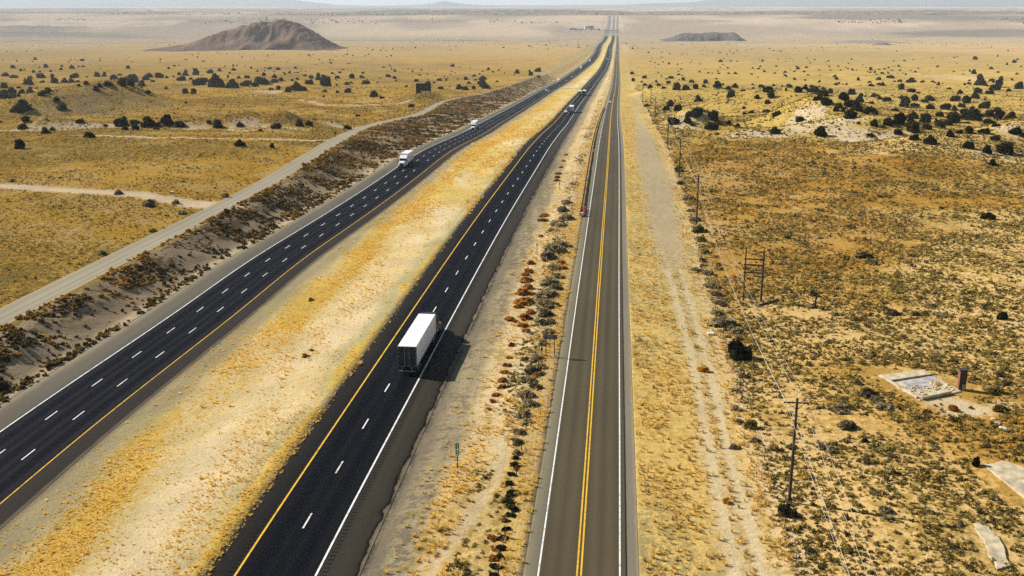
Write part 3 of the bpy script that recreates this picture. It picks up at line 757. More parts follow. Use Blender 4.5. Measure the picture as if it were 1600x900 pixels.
# strip between highway and frontage road
x, y = sample(lambda Y: bY(7)(Y) + 2.0, lambda Y: bY(8)(Y) - .2, lambda Y: np.interp(Y, [50, 150, 300, 700], [4.5, 3.2, 1.6, .3]), 50, 800)
b7, b8 = bY(7)(y), bY(8)(y); t = (x - b7) / (b8 - b7) + (fbm(x, y, 14, 3, 60) - .5) * .14
pr = np.clip(.08 + .5 * (1 - sstep(90, 118, y)) * sstep(.2, .4, t) + .2 * sstep(.25, .4, t) + .8 * sstep(.56, .66, t), 0, 1) * (.35 + 1.1 * sstep(.4, .6, fbm(x, y, 9, 2, 330)))
k = (rng.uniform(0, 1, len(x)) < pr) & (pdist(x, y, rut) > 2.2); x, y, t = x[k], y[k], t[k]
dark = (t > .54) & (t < .82) & (fbm(x, y, 11, 2, 340) + rng.uniform(-.15, .15, x.shape) > .50)
scatter('scrub', 'grey brown scrub along the sandy strip between highway and frontage road', 'scrub', P3(x[dark], y[dark], -.03), rng.lognormal(math.log(.62), .3, int(dark.sum())), rng.beta(1.6, 2.6, int(dark.sum())) * .8, C_SCRUB, 8)
k = ~dark
scatter('grass', 'thin tan grass on the sandy strip between highway and frontage road', 'grass', P3(x[k], y[k]), rng.lognormal(math.log(.36), .3, int(k.sum())), rng.uniform(.15, .75, int(k.sum())), C_GRASS, 6)
# cut bank
x, y = sample(lambda Y: bY(1)(Y) - .3, lambda Y: bY(4)(Y), lambda Y: np.interp(Y, [50, 200, 400, 800, 1400], [2.4, 2.0, 1.4, .7, .12]), 50, 1400)
b2, b3 = bY(1)(y), bY(4)(y); t = (x - b2) / np.maximum(b3 - b2, .1)
pr = (1 - .8 * sstep(.45, .62, t) * (1 - sstep(.84, .9, t)) * (1 - .7 * sstep(180, 280, y)) - .75 * sstep(.93, .97, t)) * (.10 + 1.35 * sstep(.40, .58, fbm(x, y, 8, 3, 350)))
k = rng.uniform(0, 1, len(x)) < pr; x, y, t = x[k], y[k], t[k]
tn = rng.beta(1.8, 2.4, len(x)) + .45 * (1 - sstep(.0, .2, t)) + .3 * (fbm(x, y, 20, 2, 360) > .6)
scatter('scrub', 'dark shaggy scrub covering the cut bank beside the three lane carriageway', 'scrub', P3(x, y, -.04), rng.lognormal(math.log(.85), .3, len(x)), tn, C_BANK, 6)
# left plain
x, y = sample(lambda Y: -half(Y), lambda Y: bY(0)(Y) - .2, lambda Y: np.interp(Y, [90, 200, 330, 500, 900, 1300], [3.4, 2.6, 1.6, .7, .18, .05]), 90, 1300)
dt = np.min([pdist(x, y, t_) for t_ in TRK], 0); k = (dt > 1.05) & keep_bare(x, y) & (fbm(x, y, 9, 2, 370) + rng.uniform(-.2, .2, x.shape) > .42); x, y = x[k], y[k]
sz = rng.lognormal(math.log(.48), .34, len(x)) * (1 + .9 * sstep(200, 800, y))
scatter('scrub', 'golden brown tufted scrub spread over the plain beyond the gravel road', 'scrub', P3(x, y, -.03), sz, np.clip(rng.beta(2.0, 1.8, len(x)) * .95, 0, 1), C_SCRUB, 8)

# ---- junipers: traced one by one (u,v,width in a zoomed crop)
def crop(s, x0, y0, k):
    out = []
    for p in s.split():
        a, b, c = map(float, p.split(',')); out.append((x0 + a / k, y0 + b / k, c / k))
    return out
J = []
J += crop("50,210,60 125,240,45 90,240,30 215,245,60 300,245,40 235,215,25 430,265,35 510,297,40 140,300,60 225,320,65 275,330,30 150,368,65 35,390,70 165,435,90 245,385,60 240,430,70 95,467,55 125,560,110 230,525,70 215,555,60 45,570,100 325,560,100 365,450,75 320,400,60 370,385,90 345,605,70 435,570,90 440,510,70 485,455,80 555,465,60 555,390,85 595,335,45 610,435,65 630,485,70 650,405,80 690,540,130 555,555,120 510,580,80 450,605,70 720,370,70 740,325,70 755,265,100 830,335,80 870,305,100 900,280,70 780,445,95 830,515,90 890,470,70 900,530,80 930,500,50 995,522,80 1060,295,80 980,315,40 1025,645,100 885,585,60 825,570,80 785,640,100 670,640,70 590,640,60 520,665,60 235,690,80 230,620,110 120,645,75 365,722,90 660,755,90 865,690,80 945,800,150 815,800,70 855,890,60 710,178,40 625,182,22 675,160,25 845,235,45 920,230,40 1005,228,25 675,232,28 670,258,30 640,260,20 768,235,25 895,168,25 840,140,30 550,163,22 1025,90,38 965,108,25 1050,70,25 425,125,28 120,122,25 40,133,25 10,142,25 70,153,20 175,185,28 130,153,25 272,137,20 165,78,22 80,78,18 235,68,15 720,65,40 555,52,20 385,55,15 580,45,14 460,48,12 895,42,20 1045,182,22 795,385,25 800,370,25 1090,660,60", 1380, 80, 5)
J += [p for p in crop("30,45,35 80,70,28 375,47,35 310,50,15 343,70,28 450,35,32 432,70,32 262,77,30 262,105,35 345,137,32 440,145,32 465,100,25 560,55,18 585,53,12 650,28,22 750,58,25 700,115,38 905,145,40 815,45,22 855,57,30 1015,55,35 1010,77,30 1050,78,28 1115,85,35 1090,50,28 1080,140,50 1005,165,35 1020,195,55 1110,187,70 803,183,30 735,175,30 705,185,40 770,180,18 600,222,40 565,163,35 660,255,55 440,222,60 165,195,40 300,205,55 235,200,28 55,207,55 120,240,90 270,235,35 20,305,50 140,295,70 105,350,60 95,425,65 180,455,80 445,378,28 400,500,85 65,600,40 175,610,80 580,635,105 645,585,22 740,578,30 905,525,40 1050,545,65 1015,635,75 970,290,40 1045,290,70 1100,310,50 1020,350,50 920,330,80 840,270,80 780,310,100 815,365,90 735,375,70 705,412,60 770,420,50 840,470,120 890,395,110 1010,440,130 510,250,120 590,280,100 560,310,80 630,350,100 380,245,80", 1180, 100, 5.627)]
J += crop("155,315,45 165,378,40 262,350,45 270,413,40 240,388,28 367,388,35 335,392,15 390,415,40 315,437,45 435,438,45 490,352,55 470,398,50 385,303,18 565,322,35 595,328,18 562,292,20 605,370,40 568,368,22 680,390,55 805,392,50 750,298,25 822,307,22 915,312,32 1005,310,25 1065,312,32 545,452,80 630,448,75 710,443,60 790,427,40 900,430,75 955,410,35 1000,450,60 1060,433,60 1135,465,45 1220,445,30 895,360,28 735,558,80 1030,515,85 900,503,25 385,628,35 455,635,80 490,600,70 565,638,90 700,680,130 720,660,100 870,710,110 915,755,60 1005,755,50 1080,782,60 840,800,130 640,735,80 690,768,60 520,750,110 1195,660,60 1145,668,40 1135,618,40 965,690,15 305,640,25 290,600,55 345,755,30 1075,850,35 300,128,20 160,92,18 488,142,20 480,125,10 480,228,28 388,232,25 555,228,18 595,222,18 930,258,18 995,262,25 1215,265,28 1205,318,30 1020,120,20 1045,135,22 935,130,14 920,125,12 865,118,12 990,145,18 590,150,12 600,135,12 635,145,14 775,140,14 960,183,16 1080,205,16", 960, 60, 5.625)
J += crop("110,35,45 175,57,35 200,52,20 280,72,35 333,70,30 380,32,38 330,32,22 425,65,30 515,22,30 510,50,35 600,38,40 655,25,22 692,25,35 1068,40,42 840,42,15 45,100,70 110,115,70 253,118,45 345,112,80 437,115,38 240,175,95 352,155,48 455,158,75 540,155,60 600,152,60 645,150,40 620,115,80 725,112,25 655,187,38 30,200,70 95,245,75 158,202,40 180,245,60 250,235,70 305,205,28 405,225,55 345,260,75 400,245,40 40,285,90 110,285,70 155,270,40 185,390,140 470,315,60 515,380,90 210,480,80 185,540,90 665,485,80 720,170,50 830,190,45 800,220,60 900,178,90 810,108,60 870,105,50 945,125,80 995,95,40 1090,150,140 1020,180,80 1090,180,80 1180,185,80 1270,150,40 1215,130,50 1240,110,80 1330,115,70 1225,245,65 1385,210,35 1540,245,60 1510,140,80 1490,92,40 1545,95,60 1445,110,30 1390,118,35 1545,325,35 1590,130,40 380,580,70 440,555,55 750,612,95 165,705,95 880,518,45 1035,475,50 1010,515,130 1125,500,80 1135,555,75 1240,520,120 1310,520,70 1400,505,100 1510,520,90 1305,550,60 1035,550,60 0,490,40", 0, 100, 5.333)
J += crop("30,90,60 60,175,120 115,150,50 200,190,130 150,75,60 230,60,38 350,55,42 270,25,12 345,22,28 440,20,15 300,115,30 385,120,38 455,115,50 315,80,25 495,38,32 545,65,30 605,62,20 645,42,45 720,50,45 610,35,18 600,100,40 687,115,38 775,88,30 815,78,32 765,75,20 862,38,35 880,75,22 905,65,18 882,130,38 940,100,40 992,118,50 1052,105,40 1090,105,35 975,165,90 1060,135,60 1115,185,110 1125,150,60 1205,180,35 1210,120,48 1232,75,28 1330,120,55 1415,115,35 1440,168,80 1290,172,40 1325,160,35 1250,47,15 1150,28,15 835,140,30 740,140,50 680,155,70 590,165,140 480,170,60 435,185,100 340,195,100 520,185,60 662,218,45 720,215,45 800,235,60 870,220,90 935,218,55 1110,235,40 1095,275,35 1212,242,38 1310,215,40 1295,238,75 15,250,55 1520,270,85 1585,285,45 1378,437,42 1300,545,75 215,530,90 140,490,45 405,520,70 700,540,90 570,562,40 895,520,75 975,515,60 400,685,80 670,700,45 165,120,14 218,125,25", 300, 100, 5.333)
J += crop("250,108,55 305,122,38 178,122,20 210,30,22 265,22,20 522,55,22 478,145,45 575,165,55 630,160,35 672,140,48 715,122,15 740,122,14 690,210,50 398,190,35 435,362,62 835,210,55 895,215,55 960,208,40 895,132,40 975,138,35 1025,170,70 1035,130,55 1060,205,60 1025,190,40 828,128,16 1325,80,48 1435,95,45 1490,65,65 1500,112,38 1445,80,30 1572,95,18 1425,60,25", 560, 100, 5.333)

M_JUN = leaf_material('juniper_needles', (.012, .013, .006), (.072, .066, .027), 5)
M_TRUNK = simple('juniper_bark', (.10, .075, .05), .9)
jm = []
for s in range(7):
    v, f = leafball(100 + s, 420, 9 + s, .045, .72 + .05 * (s % 4), core=.85)
    jm.append(np_mesh('juniper', v, f, [M_JUN]))
tb = MB()
for a in range(3):
    tb.tube((.02 * math.cos(a * 2.1), .02 * math.sin(a * 2.1), -.08), (.16 * math.cos(a * 2.1), .16 * math.sin(a * 2.1), .34), .045, .018, 7)
tm = tb.mesh('trunk', M_TRUNK)
ORD = "first second third fourth fifth sixth seventh eighth ninth tenth eleventh twelfth thirteenth fourteenth fifteenth sixteenth".split()
def region(px, py):
    if px > 950:
        if py < 100: dist = 'on far plain'
        elif py < 130: dist = 'on middle plain'
        elif py < 160: dist = 'in thick belt'
        else: dist = 'in near thicket'
        for lim, nm in ((1010, 'by the roadside fence'), (1060, 'by the utility poles'), (1105, 'just past the utility poles'), (1150, 'short of the sandy knoll'), (1200, 'at near foot of sandy knoll'), (1250, 'by the sandy knoll crest'), (1310, 'behind the sandy knoll'), (1370, 'at far foot of sandy knoll'),
                        (1410, 'well past the sandy knoll'), (1450, 'midway from knoll to edge'), (1490, 'two thirds toward right edge'), (1540, 'nearing the right edge'), (9999, 'at the right photo edge')):
            if px < lim: return dist, nm
    if py < 112: dist = 'on far plain'
    elif py < 126: dist = 'on middle plain'
    elif py < 150: dist = 'in thick belt'
    elif py < 180: dist = 'on open slope'
    else: dist = 'by white bluffs'
    for lim, nm in ((30, 'at the left photo edge'), (75, 'near the left photo edge'), (130, 'short of the grassy mound'), (190, 'by the grassy mound'), (240, 'past the grassy mound'), (290, 'below the lone hill foot'), (340, 'below the lone hill slope'), (400, 'below the lone hill middle'),
                    (450, 'below the lone hill summit'), (510, 'by the curving track'), (590, 'past the curving track'), (650, 'short of the billboard'), (720, 'past the billboard'), (780, 'well past the billboard'), (9999, 'by the traffic queue')):
        if px < lim: return dist, nm
J.sort(key=lambda p: -p[2])
big, rest = J[:292], J[292:]
regs = {}
for p in big: regs.setdefault(region(p[0], p[1]), []).append(p)
ji = 0
for key in sorted(regs):
    L_ = sorted(regs[key], key=lambda p: p[0])
    for i, (px, py, w) in enumerate(L_):
        X, Y, Z = hit(px, min(py, 700)); wid = max(w / pxm(X, Y, Z) * (1.2 if px > 1180 and py > 140 else 1.15), 1.2)
        if len(L_) == 1: lab = f'dark green juniper standing alone {key[0]}, {key[1]}'
        else: lab = f'{ORD[min(i, 15)]} dark juniper from the left {key[0]}, {key[1]}'
        rz = rng.uniform(0, 6.28); h = wid * rng.uniform(.85, 1.15)
        if w > 13:
            o = empty('juniper', (X, Y, Z - .05 * wid), rz); o.scale = (wid, wid, h)
            link('crown', jm[ji % 7], o); link('trunk', tm, o)
        else:
            o = link('juniper', jm[ji % 7], None, (X, Y, Z - .05 * wid)); o.rotation_euler.z = rz; o.scale = (wid, wid, h)
        ji += 1
        tag(o, lab, 'juniper', 'dark junipers scattered over the plain beyond the roads')
# the small far ones, uncountable
C_JUN = proto_coll('far_juniper', [np_mesh('far_juniper', *leafball(140 + s, 90, 7, .09, .75, core=.85), [M_JUN]) for s in range(4)])
PX, SZ = [], []
for (px, py, w) in rest:
    X, Y, Z = hit(px, py); PX.append((X, Y, Z - .1)); SZ.append(max(w / pxm(X, Y, Z), 1.0))
PX = np.array(PX); SZ = np.array(SZ)
x, y = sample(lambda Y: -.56 * Y - 60, lambda Y: .56 * Y + 60, lambda Y: np.interp(Y, [1000, 1500, 2500, 4000, 4600], [1 / 4500., 1 / 4500., 1 / 4000., 1 / 5000., 1 / 9000.]), 1000, 4600)
bb = bounds(y); k = ((x < bb[0] - 12) | (x > bb[9] + 25)) & (fbm(x, y, 330, 2, 400) > .56); x, y = x[k], y[k]
P = np.concatenate([PX, P3(x, y, -.1)]); S = np.concatenate([SZ, rng.lognormal(math.log(3.0), .35, len(x))])
x, y = sample(lambda Y: -.56 * Y, lambda Y: .56 * Y, lambda Y: np.interp(Y, [5000, 5800, 6300, 7600, 9500], [1 / 8000., 1 / 1300., 1 / 1800., 1 / 3000., 1 / 8000.]), 5000, 9500)
bb = bounds(y); k = ((x < bb[0] - 25) | (x > bb[9] + 30)) & (fbm(x, y, 500, 2, 410) > .53) & (np.abs(y - 5950) < 230) | (np.abs(y - 7600) < 800) & (fbm(x, y, 700, 2, 412) > .5); x, y = x[k], y[k]
P = np.concatenate([P, P3(x, y, -.2)]); S = np.concatenate([S, rng.lognormal(math.log(5.0), .4, len(x))])
scatter('distant_scrub', 'tiny dark shrubs speckling the far plain and the slopes past the casino', 'distant shrubs', P, S, np.zeros(len(P)), C_JUN, 4)

# ---- single bushes near the roads
M_RUSTB = leaf_material('rust_brush', (.24, .095, .026), (.56, .25, .055), 4)
M_SAGE = leaf_material('sage_brush', (.11, .09, .048), (.46, .37, .20), 4)
M_DARKB = leaf_material('dark_brush', (.014, .014, .008), (.06, .058, .028), 4)
M_GOLDB = leaf_material('golden_brush', (.40, .22, .03), (.75, .42, .05), 4)
M_OLIVEB = leaf_material('olive_brush', (.13, .11, .03), (.36, .30, .07), 4)
bushes = {}
for nm, m in (('rust', M_RUSTB), ('sage', M_SAGE), ('dark', M_DARKB), ('gold', M_GOLDB), ('olive', M_OLIVEB)):
    bushes[nm] = [np_mesh('bush', *leafball(200 + s + hash(nm) % 1, 380, 9, .04, .62, core=.8), [m]) for s in range(5)]
bi = 0
def bush(kind, px, py, w, label, name='bush', cat='bush', group=None, tall=1.0):
    global bi
    X, Y, Z = hit(px, py); wid = w / pxm(X, Y, Z)
    o = link(name, bushes[kind][bi % 5], None, (X, Y, Z - .04 * wid)); bi += 1
    o.rotation_euler.z = rng.uniform(0, 6.28); o.scale = (wid, wid * rng.uniform(.8, 1.1), wid * tall)
    return tag(o, label, cat, group)
def series(kind, s, fmt, group, cat='bush', name='bush', grow=1.7):
    L_ = []
    for p in s.split():
        a, b, c = map(float, p.split(',')); L_.append((a, b, c))
    L_.sort(key=lambda p: -p[1])
    NUM = ORD + 'seventeenth eighteenth nineteenth twentieth'.split() + ['twenty-' + q for q in ORD[:9]] + ['thirtieth'] + ['thirty-' + q for q in ORD[:9]] + ['fortieth']
    for i, (a, b, c) in enumerate(L_): bush(kind, a, b, c * grow, fmt.replace('#', NUM[i]), name, cat, group, .66)
series('rust', "826,425,13 830,412,10 822,440,16 826,450,13 818,460,18 824,472,16 816,474,20 822,498,16 828,490,12 818,510,12 822,518,10 806,503,8 797,500,13 800,540,9 796,560,9 793,572,11 790,583,11 786,595,11 783,606,10 776,618,11 770,628,9 764,640,7 851,345,8 846,370,7 870,283,7 873,272,7 876,262,6 880,252,6 884,243,6 870,278,7 850,338,12 846,345,10 820,430,10 810,480,12",
       '# rust red bush counting from the mile marker towards the distant traffic', 'rust coloured bushes along the shoulder of the two lane carriageway')
series('sage', "885,318,14 878,330,14 884,342,16 874,352,22 866,362,14 876,386,22 868,394,26 858,404,22 864,420,18 872,434,16 860,444,22 868,452,16 856,462,22 850,474,18 862,480,18 852,492,20 846,506,18 860,505,14 858,520,14 848,538,14 838,562,18 846,574,14 832,584,22 824,596,20 838,606,16 822,618,20 830,634,18 816,648,18 824,660,14 812,676,16 808,692,14 808,708,12",
       '# grey sage bush counting from the mile marker up the sandy slope', 'grey sage bushes on the sandy slope below the frontage road')
series('dark', "806,716,9 803,728,12 799,742,11 796,756,12 800,772,14 796,786,14 803,796,13 798,806,12 790,828,12 786,842,12 784,858,13 780,872,12 776,886,14 772,900,14",
       '# blackish bush counting up the row along the roadside wire fence', 'blackish bushes lined up along the wire fence between the roads')
series('rust', "768,842,13 776,860,12 771,874,12 790,815,9 808,735,8 838,588,10 846,560,9 876,412,11 880,420,9 868,430,9",
       '# small russet bush counting up the grey scrub between fence and highway', 'small russet bushes among the grey scrub')
series('sage', "1130,508,40 1120,490,22 1126,476,20 1150,520,22 1085,345,20 1076,312,18 1079,330,14 1090,424,22 1104,428,20 1112,448,22 1120,462,18 1098,408,14 1064,288,14 1152,640,20 1148,700,18 1150,612,16 1156,660,16 1102,395,14 1094,375,16 1130,470,14",
       '# dull brown bush counting along the fence under the power wires', 'brown bushes along the fence line under the power wires', grow=1.25)
series('sage', "1312,642,36 1326,668,34 1356,618,34 1382,638,32 1368,626,26 1340,600,18 1396,492,24 1384,484,18 1470,494,22 1430,492,20 1455,478,18 1350,402,30 1362,412,22 1375,772,22 1385,800,26 1390,812,22 1450,800,20 1265,862,22 1340,790,18 1300,705,24 1285,700,20 1322,690,16 1538,815,18 1500,820,18 1270,480,16 1305,492,18 1462,700,14 1570,600,20 1355,560,16 1236,700,20 1180,690,18",
       '# grey brown bush counting up the field around the ruined foundation', 'grey brown bushes in the field around the ruined foundation', grow=1.1)
bush('dark', 1156, 560, 54, 'large dark green juniper beside the fence, by the overhead wires', 'juniper', 'juniper', None, 1.25)
bush('dark', 1231, 803, 40, 'dark bush wrapped round the foot of the tall wooden pole', tall=1.05)
bush('dark', 1524, 727, 15, 'narrow upright dark cedar at the corner of the concrete slab', 'cedar', 'cedar', None, 2.0)
bush('dark', 1567, 498, 24, 'small dark juniper alone in the scrub above the ruined foundation', 'juniper', 'juniper')
bush('dark', 1544, 342, 24, 'dark lone shrub on the open scrub slope, farthest from the road')
bush('dark', 1352, 690, 14, 'small black shrub in the scrub below the ruined foundation')
bush('gold', 1136, 785, 20, 'bright orange bush at the edge of the dirt track')
bush('gold', 1100, 580, 20, 'yellow flowering bush beside the dirt track')
bush('olive', 1172, 668, 26, 'olive green bush on the sandy edge near the fence')
bush('olive', 1092, 362, 24, 'yellow green bush at the foot of the thin utility pole'); bush('olive', 1094, 376, 18, 'lower yellow green bush near the thin utility pole')
bush('olive', 1563, 642, 26, 'yellow green bush beside the rubble of the ruined foundation')
bush('olive', 1060, 268, 18, 'olive bush at the foot of the second utility pole')
bush('rust', 1490, 642, 20, 'rust brown bush growing in the yard of the ruined foundation')
bush('rust', 1517, 638, 9, 'small rust brown tuft in the yard of the ruined foundation')
bush('olive', 486, 470, 12, 'small green bush alone on the pale median, nearest the tree-less edge'.replace(', nearest the tree-less edge', ' grass')); bush('olive', 487, 548, 10, 'upper of two green bushes close together on the median'); bush('olive', 477, 558, 12, 'lower of two green bushes close together on the median')
bush('dark', 4, 610, 30, 'black bush at the toe of the cut bank', tall=1.1)
bush('sage', 185, 303, 16, 'brown bush beside the pale dirt track'); bush('sage', 232, 322, 26, 'wide dull bush at the dirt track bend'); bush('sage', 285, 335, 18, 'olive brown bush where dirt track meets gravel road')
bush('sage', 275, 318, 14, 'low dark bush above the dirt track junction'); bush('sage', 352, 308, 14, 'round bush beside the gravel road junction'); bush('sage', 160, 398, 16, 'dark bush on the plain edge below the junction')
bush('sage', 18, 284, 12, 'small grey bush touching the pale dirt track'); bush('olive', 238, 362, 16, 'yellow green bush at the gravel road edge')

# ------------------------------------------------------------------ hills and mountains
M_HILL = leaf_material('hill_rock', (.075, .050, .040), (.165, .110, .082), .016, 0)
M_RIDGE = leaf_material('ridge_scrub', (.09, .08, .065), (.36, .29, .22), .02, 0); M_RIDGE2 = leaf_material('ridge_earth', (.28, .23, .18), (.46, .36, .26), .01, 0)
M_MTN = leaf_material('mountain_rock', (.08, .085, .09), (.15, .15, .145), .002, 0)
def hill(name, label, prof_px, base, depth, m, seed, n=120, k=56, rough=.18, front=.45, zt=None):
    X0, Y0, Z0 = hit(*base); s = pxm(X0, Y0, Z0)
    xs = np.array([p[0] for p in prof_px]); hs = np.array([p[1] for p in prof_px])
    wx = (xs - 800) / s; hh = hs / s
    gx = np.linspace(wx[0], wx[-1], n); gy = np.linspace(-depth, depth, k)
    S = np.interp(gx, wx, hh)
    A, Bm = np.meshgrid(gx, gy)
    wob = (fbm(A, Bm, depth * .5, 3, seed) - .5) * depth * .5
    t = np.clip(1 - np.abs((Bm + wob) / depth), 0, 1); shape = np.sin(t * math.pi / 2) ** (2 * front) * sstep(0, .25, t)
    edge = np.minimum(1, np.minimum(A - wx[0], wx[-1] - A) / (.06 * (wx[-1] - wx[0])))
    ridge = np.abs(fbm(A * 1.3, Bm * .5, depth * .22, 4, seed + 5) - .5) * 2
    ridge2 = fbm(A, Bm, depth * .07, 3, seed + 9) - .5
    H = S[None, :] * (shape * (1 - rough * ridge * (1.25 - shape) * 1.2) + ridge2 * rough * .45 * shape) + .9 * shape
    Yw = Y0 + depth * .6 + Bm; Zb = ground_z(A.ravel(), Yw.ravel()).reshape(A.shape)
    bd = (np.abs(Bm) >= depth * .999) | (A <= gx[1]) | (A >= gx[-2])
    Z = Zb + H - np.where(bd, 2.0, .4)
    ii = np.arange(n * k).reshape(k, n); F = np.stack([ii[:-1, :-1], ii[:-1, 1:], ii[1:, 1:], ii[1:, :-1]], -1).reshape(-1, 4)
    o = link(name, np_mesh(name, np.stack([A, Yw, Z], -1).reshape(-1, 3), F, [m], smooth=True))
    return tag(o, label, 'hill', kind='structure')
hill('hill', 'lone brown rocky hill rising from the far plain', [(222, 0), (240, 2), (262, 5), (280, 7), (300, 14), (330, 25), (360, 35), (385, 41), (398, 43), (412, 42), (430, 45.5), (438, 44), (455, 38.5), (470, 32), (485, 23), (500, 14), (512, 5), (520, 1), (526, 0)], (408, 77), 190, M_HILL, 3, 220, 120, .30, .8)
hill('hill', 'low dark flat topped mesa beside the distant road', [(1035, 0), (1050, 4), (1064, 10), (1075, 12), (1100, 11.5), (1122, 13.5), (1132, 11.5), (1150, 12.5), (1153, 12), (1161, 5), (1168, 0)], (1105, 64), 110, simple('mesa_rock', (.09, .075, .07), .95, scale=.08), 17, 110, 60, .3)
hill('hill', 'tiny dark cone on the far plain', [(1368, 0), (1376, 2), (1383, 4), (1390, 2), (1396, 0)], (1382, 70), 45, simple('cone_rock', (.13, .11, .10), .95, scale=.08), 23, 30, 20)
hill('hill', 'long low brushy rise on the far plain', [(1300, 0), (1330, 2.5), (1370, 3.5), (1400, 2.5), (1430, 0)], (1365, 67), 110, simple('rise_earth', (.26, .21, .15), .95, scale=.08), 29, 60, 24)
for i_, (bx_, by_, prof_, dep_, lab_) in enumerate((
    (760, 21, [(520, 0), (560, 3), (620, 4.5), (700, 5), (780, 4.2), (850, 5), (920, 4.4), (980, 3), (1010, 0)], 500, 'long low brushy ridge on the far plain past the casino'),
    (1300, 21, [(975, 0), (1010, 2.5), (1100, 3.4), (1200, 2.6), (1300, 3.4), (1420, 4.4), (1480, 5), (1560, 3.5), (1680, 3), (1720, 0)], 420, 'long low brushy ridge on the far plain past the mesa'),
    (1060, 17, [(900, 0), (960, 3), (1040, 4.2), (1100, 5), (1180, 4), (1290, 2), (1330, 0)], 600, 'faint tan ridge where the road meets the skyline'),
    (170, 40, [(-60, 0), (0, 1), (80, 2), (150, 1.2), (220, 2.2), (270, 0)], 260, 'faint low rise left of the lone hill'.replace('left of', 'beside')))):
    hill('hill', lab_, prof_, (bx_, by_), dep_, (M_RIDGE if i_ < 2 else M_RIDGE2), 40 + i_, 160, 30, .5)
def mountain(name, label, pts, Yd, depth, seed):
    xs = np.array([p[0] for p in pts], float); ys = np.array([p[1] for p in pts], float)
    n, k = 240, 26; px = np.linspace(xs[0], xs[-1], n); py = np.interp(px, xs, ys)
    gx = (px - 800) / FPX * Yd / CP * 1.0
    top = HCAM - Yd * np.tan(PITCH + np.arctan((py - 450) / FPX))
    gy = np.linspace(-depth, depth, k); A, Bm = np.meshgrid(gx, gy)
    t = 1 - np.abs(Bm / depth); H = (top[None, :] + 60) * sstep(0, 1, t) * (1 - .3 * np.abs(fbm(A, Bm, 2600, 4, seed) - .5) * (1 - t) * 2) - 60
    ii = np.arange(n * k).reshape(k, n); F = np.stack([ii[:-1, :-1], ii[:-1, 1:], ii[1:, 1:], ii[1:, :-1]], -1).reshape(-1, 4)
    o = link(name, np_mesh(name, np.stack([A, Yd + Bm, H], -1).reshape(-1, 3), F, [M_MTN], smooth=True))
    return tag(o, label, 'mountain', kind='structure')
mountain('mountain', 'hazy blue mountain range filling the skyline past the lone hill', [(-250, 8), (-100, -6), (60, -10), (200, -12), (300, -16), (400, -10), (455, -4), (500, 2), (545, 7.5), (600, 9), (650, 11)], 26000, 4000, 2)
mountain('mountain', 'small pointed hazy peak on the skyline', [(560, 11), (620, 8.5), (660, 7.6), (684, 5.5), (696, 2.5), (703, 1), (710, 3), (726, 5.6), (760, 8), (860, 8), (960, 7.5), (1000, 8.5), (1040, 11)], 24000, 2500, 4)
mountain('mountain', 'long hazy blue plateau along the skyline past the mesa', [(930, 10), (1000, 5), (1060, 3.5), (1085, 0), (1200, -5), (1400, -7), (1600, -5), (1750, -4), (1900, 4)], 26000, 3500, 6)
# ------------------------------------------------------------------ poles, wires, fences, signs
M_POLE = simple('weathered_pole_wood', (.055, .042, .032), .9, noise=.35, scale=2)
M_GREYWOOD = simple('grey_timber', (.10, .08, .06), .9, noise=.3)
M_STEEL = simple('galvanised_steel', (.42, .43, .44), .45, .6)
M_RUSTY = simple('weathering_steel', (.030, .024, .020), .75, .2)
M_GLASSY = simple('porcelain', (.55, .54, .5), .25)
M_WIRE = simple('aluminium_wire', (.50, .46, .38), .5, .2)
M_SIGNG = simple('sign_green', (.012, .20, .13), .5, noise=.05)
M_SIGNW = simple('sign_white', (.8, .8, .78), .5, noise=.03)
M_SIGNB = simple('sign_back', (.16, .14, .11), .6, .2)
M_RED = simple('safety_red', (.55, .03, .035), .45, noise=.08)

def heading(cen, y, d=6): return math.atan2(float(cen(y + d) - cen(y - d)), 2 * d)   # lean of the road from +Y towards +X

pole_px = [("1233,785", 11.2, 'tall wooden utility pole with crossarm rising from a dark bush'), ("1088,350", 11.6, 'thin utility pole behind the yellow green bushes by the fence'),
           ("1061,276", 11.0, 'dark utility pole standing past the grey dirt pullout'), ("1043,228", 11.0, 'utility pole before the small white sandy hump'),
           ("1023,186", 11.4, 'utility pole beside the first thicket of junipers by the fence'), ("1016.7,166", 11.4, 'short looking utility pole just beyond the fence junipers'), ("1004,161", 12.5, 'most distant utility pole of the line beside the frontage road')]
pole_tops = []
for i, (s, h, lab) in enumerate(pole_px):
    a, b = map(float, s.split(',')); X, Y, Z = hit(a, b)
    o = empty('utility_pole', (X, Y, Z), -R(5.7))
    f = 1.0 + .25 * (i > 0)
    p = MB().tube((0, 0, -.4), (0, 0, h), .17 * f, .12 * f, 12).obj('pole', M_POLE, o, smooth=False)
    ca = MB().box(-1.22, 1.22, .13, .25, h - .62, h - .48).obj('crossarm', M_POLE, o, .01)
    for sx in (-1, 1):
        MB().tube((sx * .78, .12, h - .6), (0, .12, h - 1.25), .028, .028, 6).obj('brace', M_GREYWOOD, o)
    ins = []
    for sx in (-1.12, -.45, .45, 1.12) if i == 0 else (-1.12, .45, 1.12):
        MB().tube((sx, .19, h - .48), (sx, .19, h - .34), .035, .05, 8).tube((sx, .19, h - .34), (sx, .19, h - .27), .065, .035, 8).obj('insulator', M_GLASSY, o)
    if i == 0:
        MB().box(-.09, .09, -.2, -.14, h * .55, h * .55 + .5).obj('pole_tag', M_SIGNB, o)
    tag(o, lab, 'utility pole', 'utility poles along the wire fence')
    pole_tops.append((X, Y, Z, h))
x0, y0, z0, h0 = pole_tops[0]
pre = (x0 - 14.5, y0 - 138, z0, 11.2)
chain_ = [pre] + pole_tops
ca5, sa5 = math.cos(-R(5.7)), math.sin(-R(5.7))
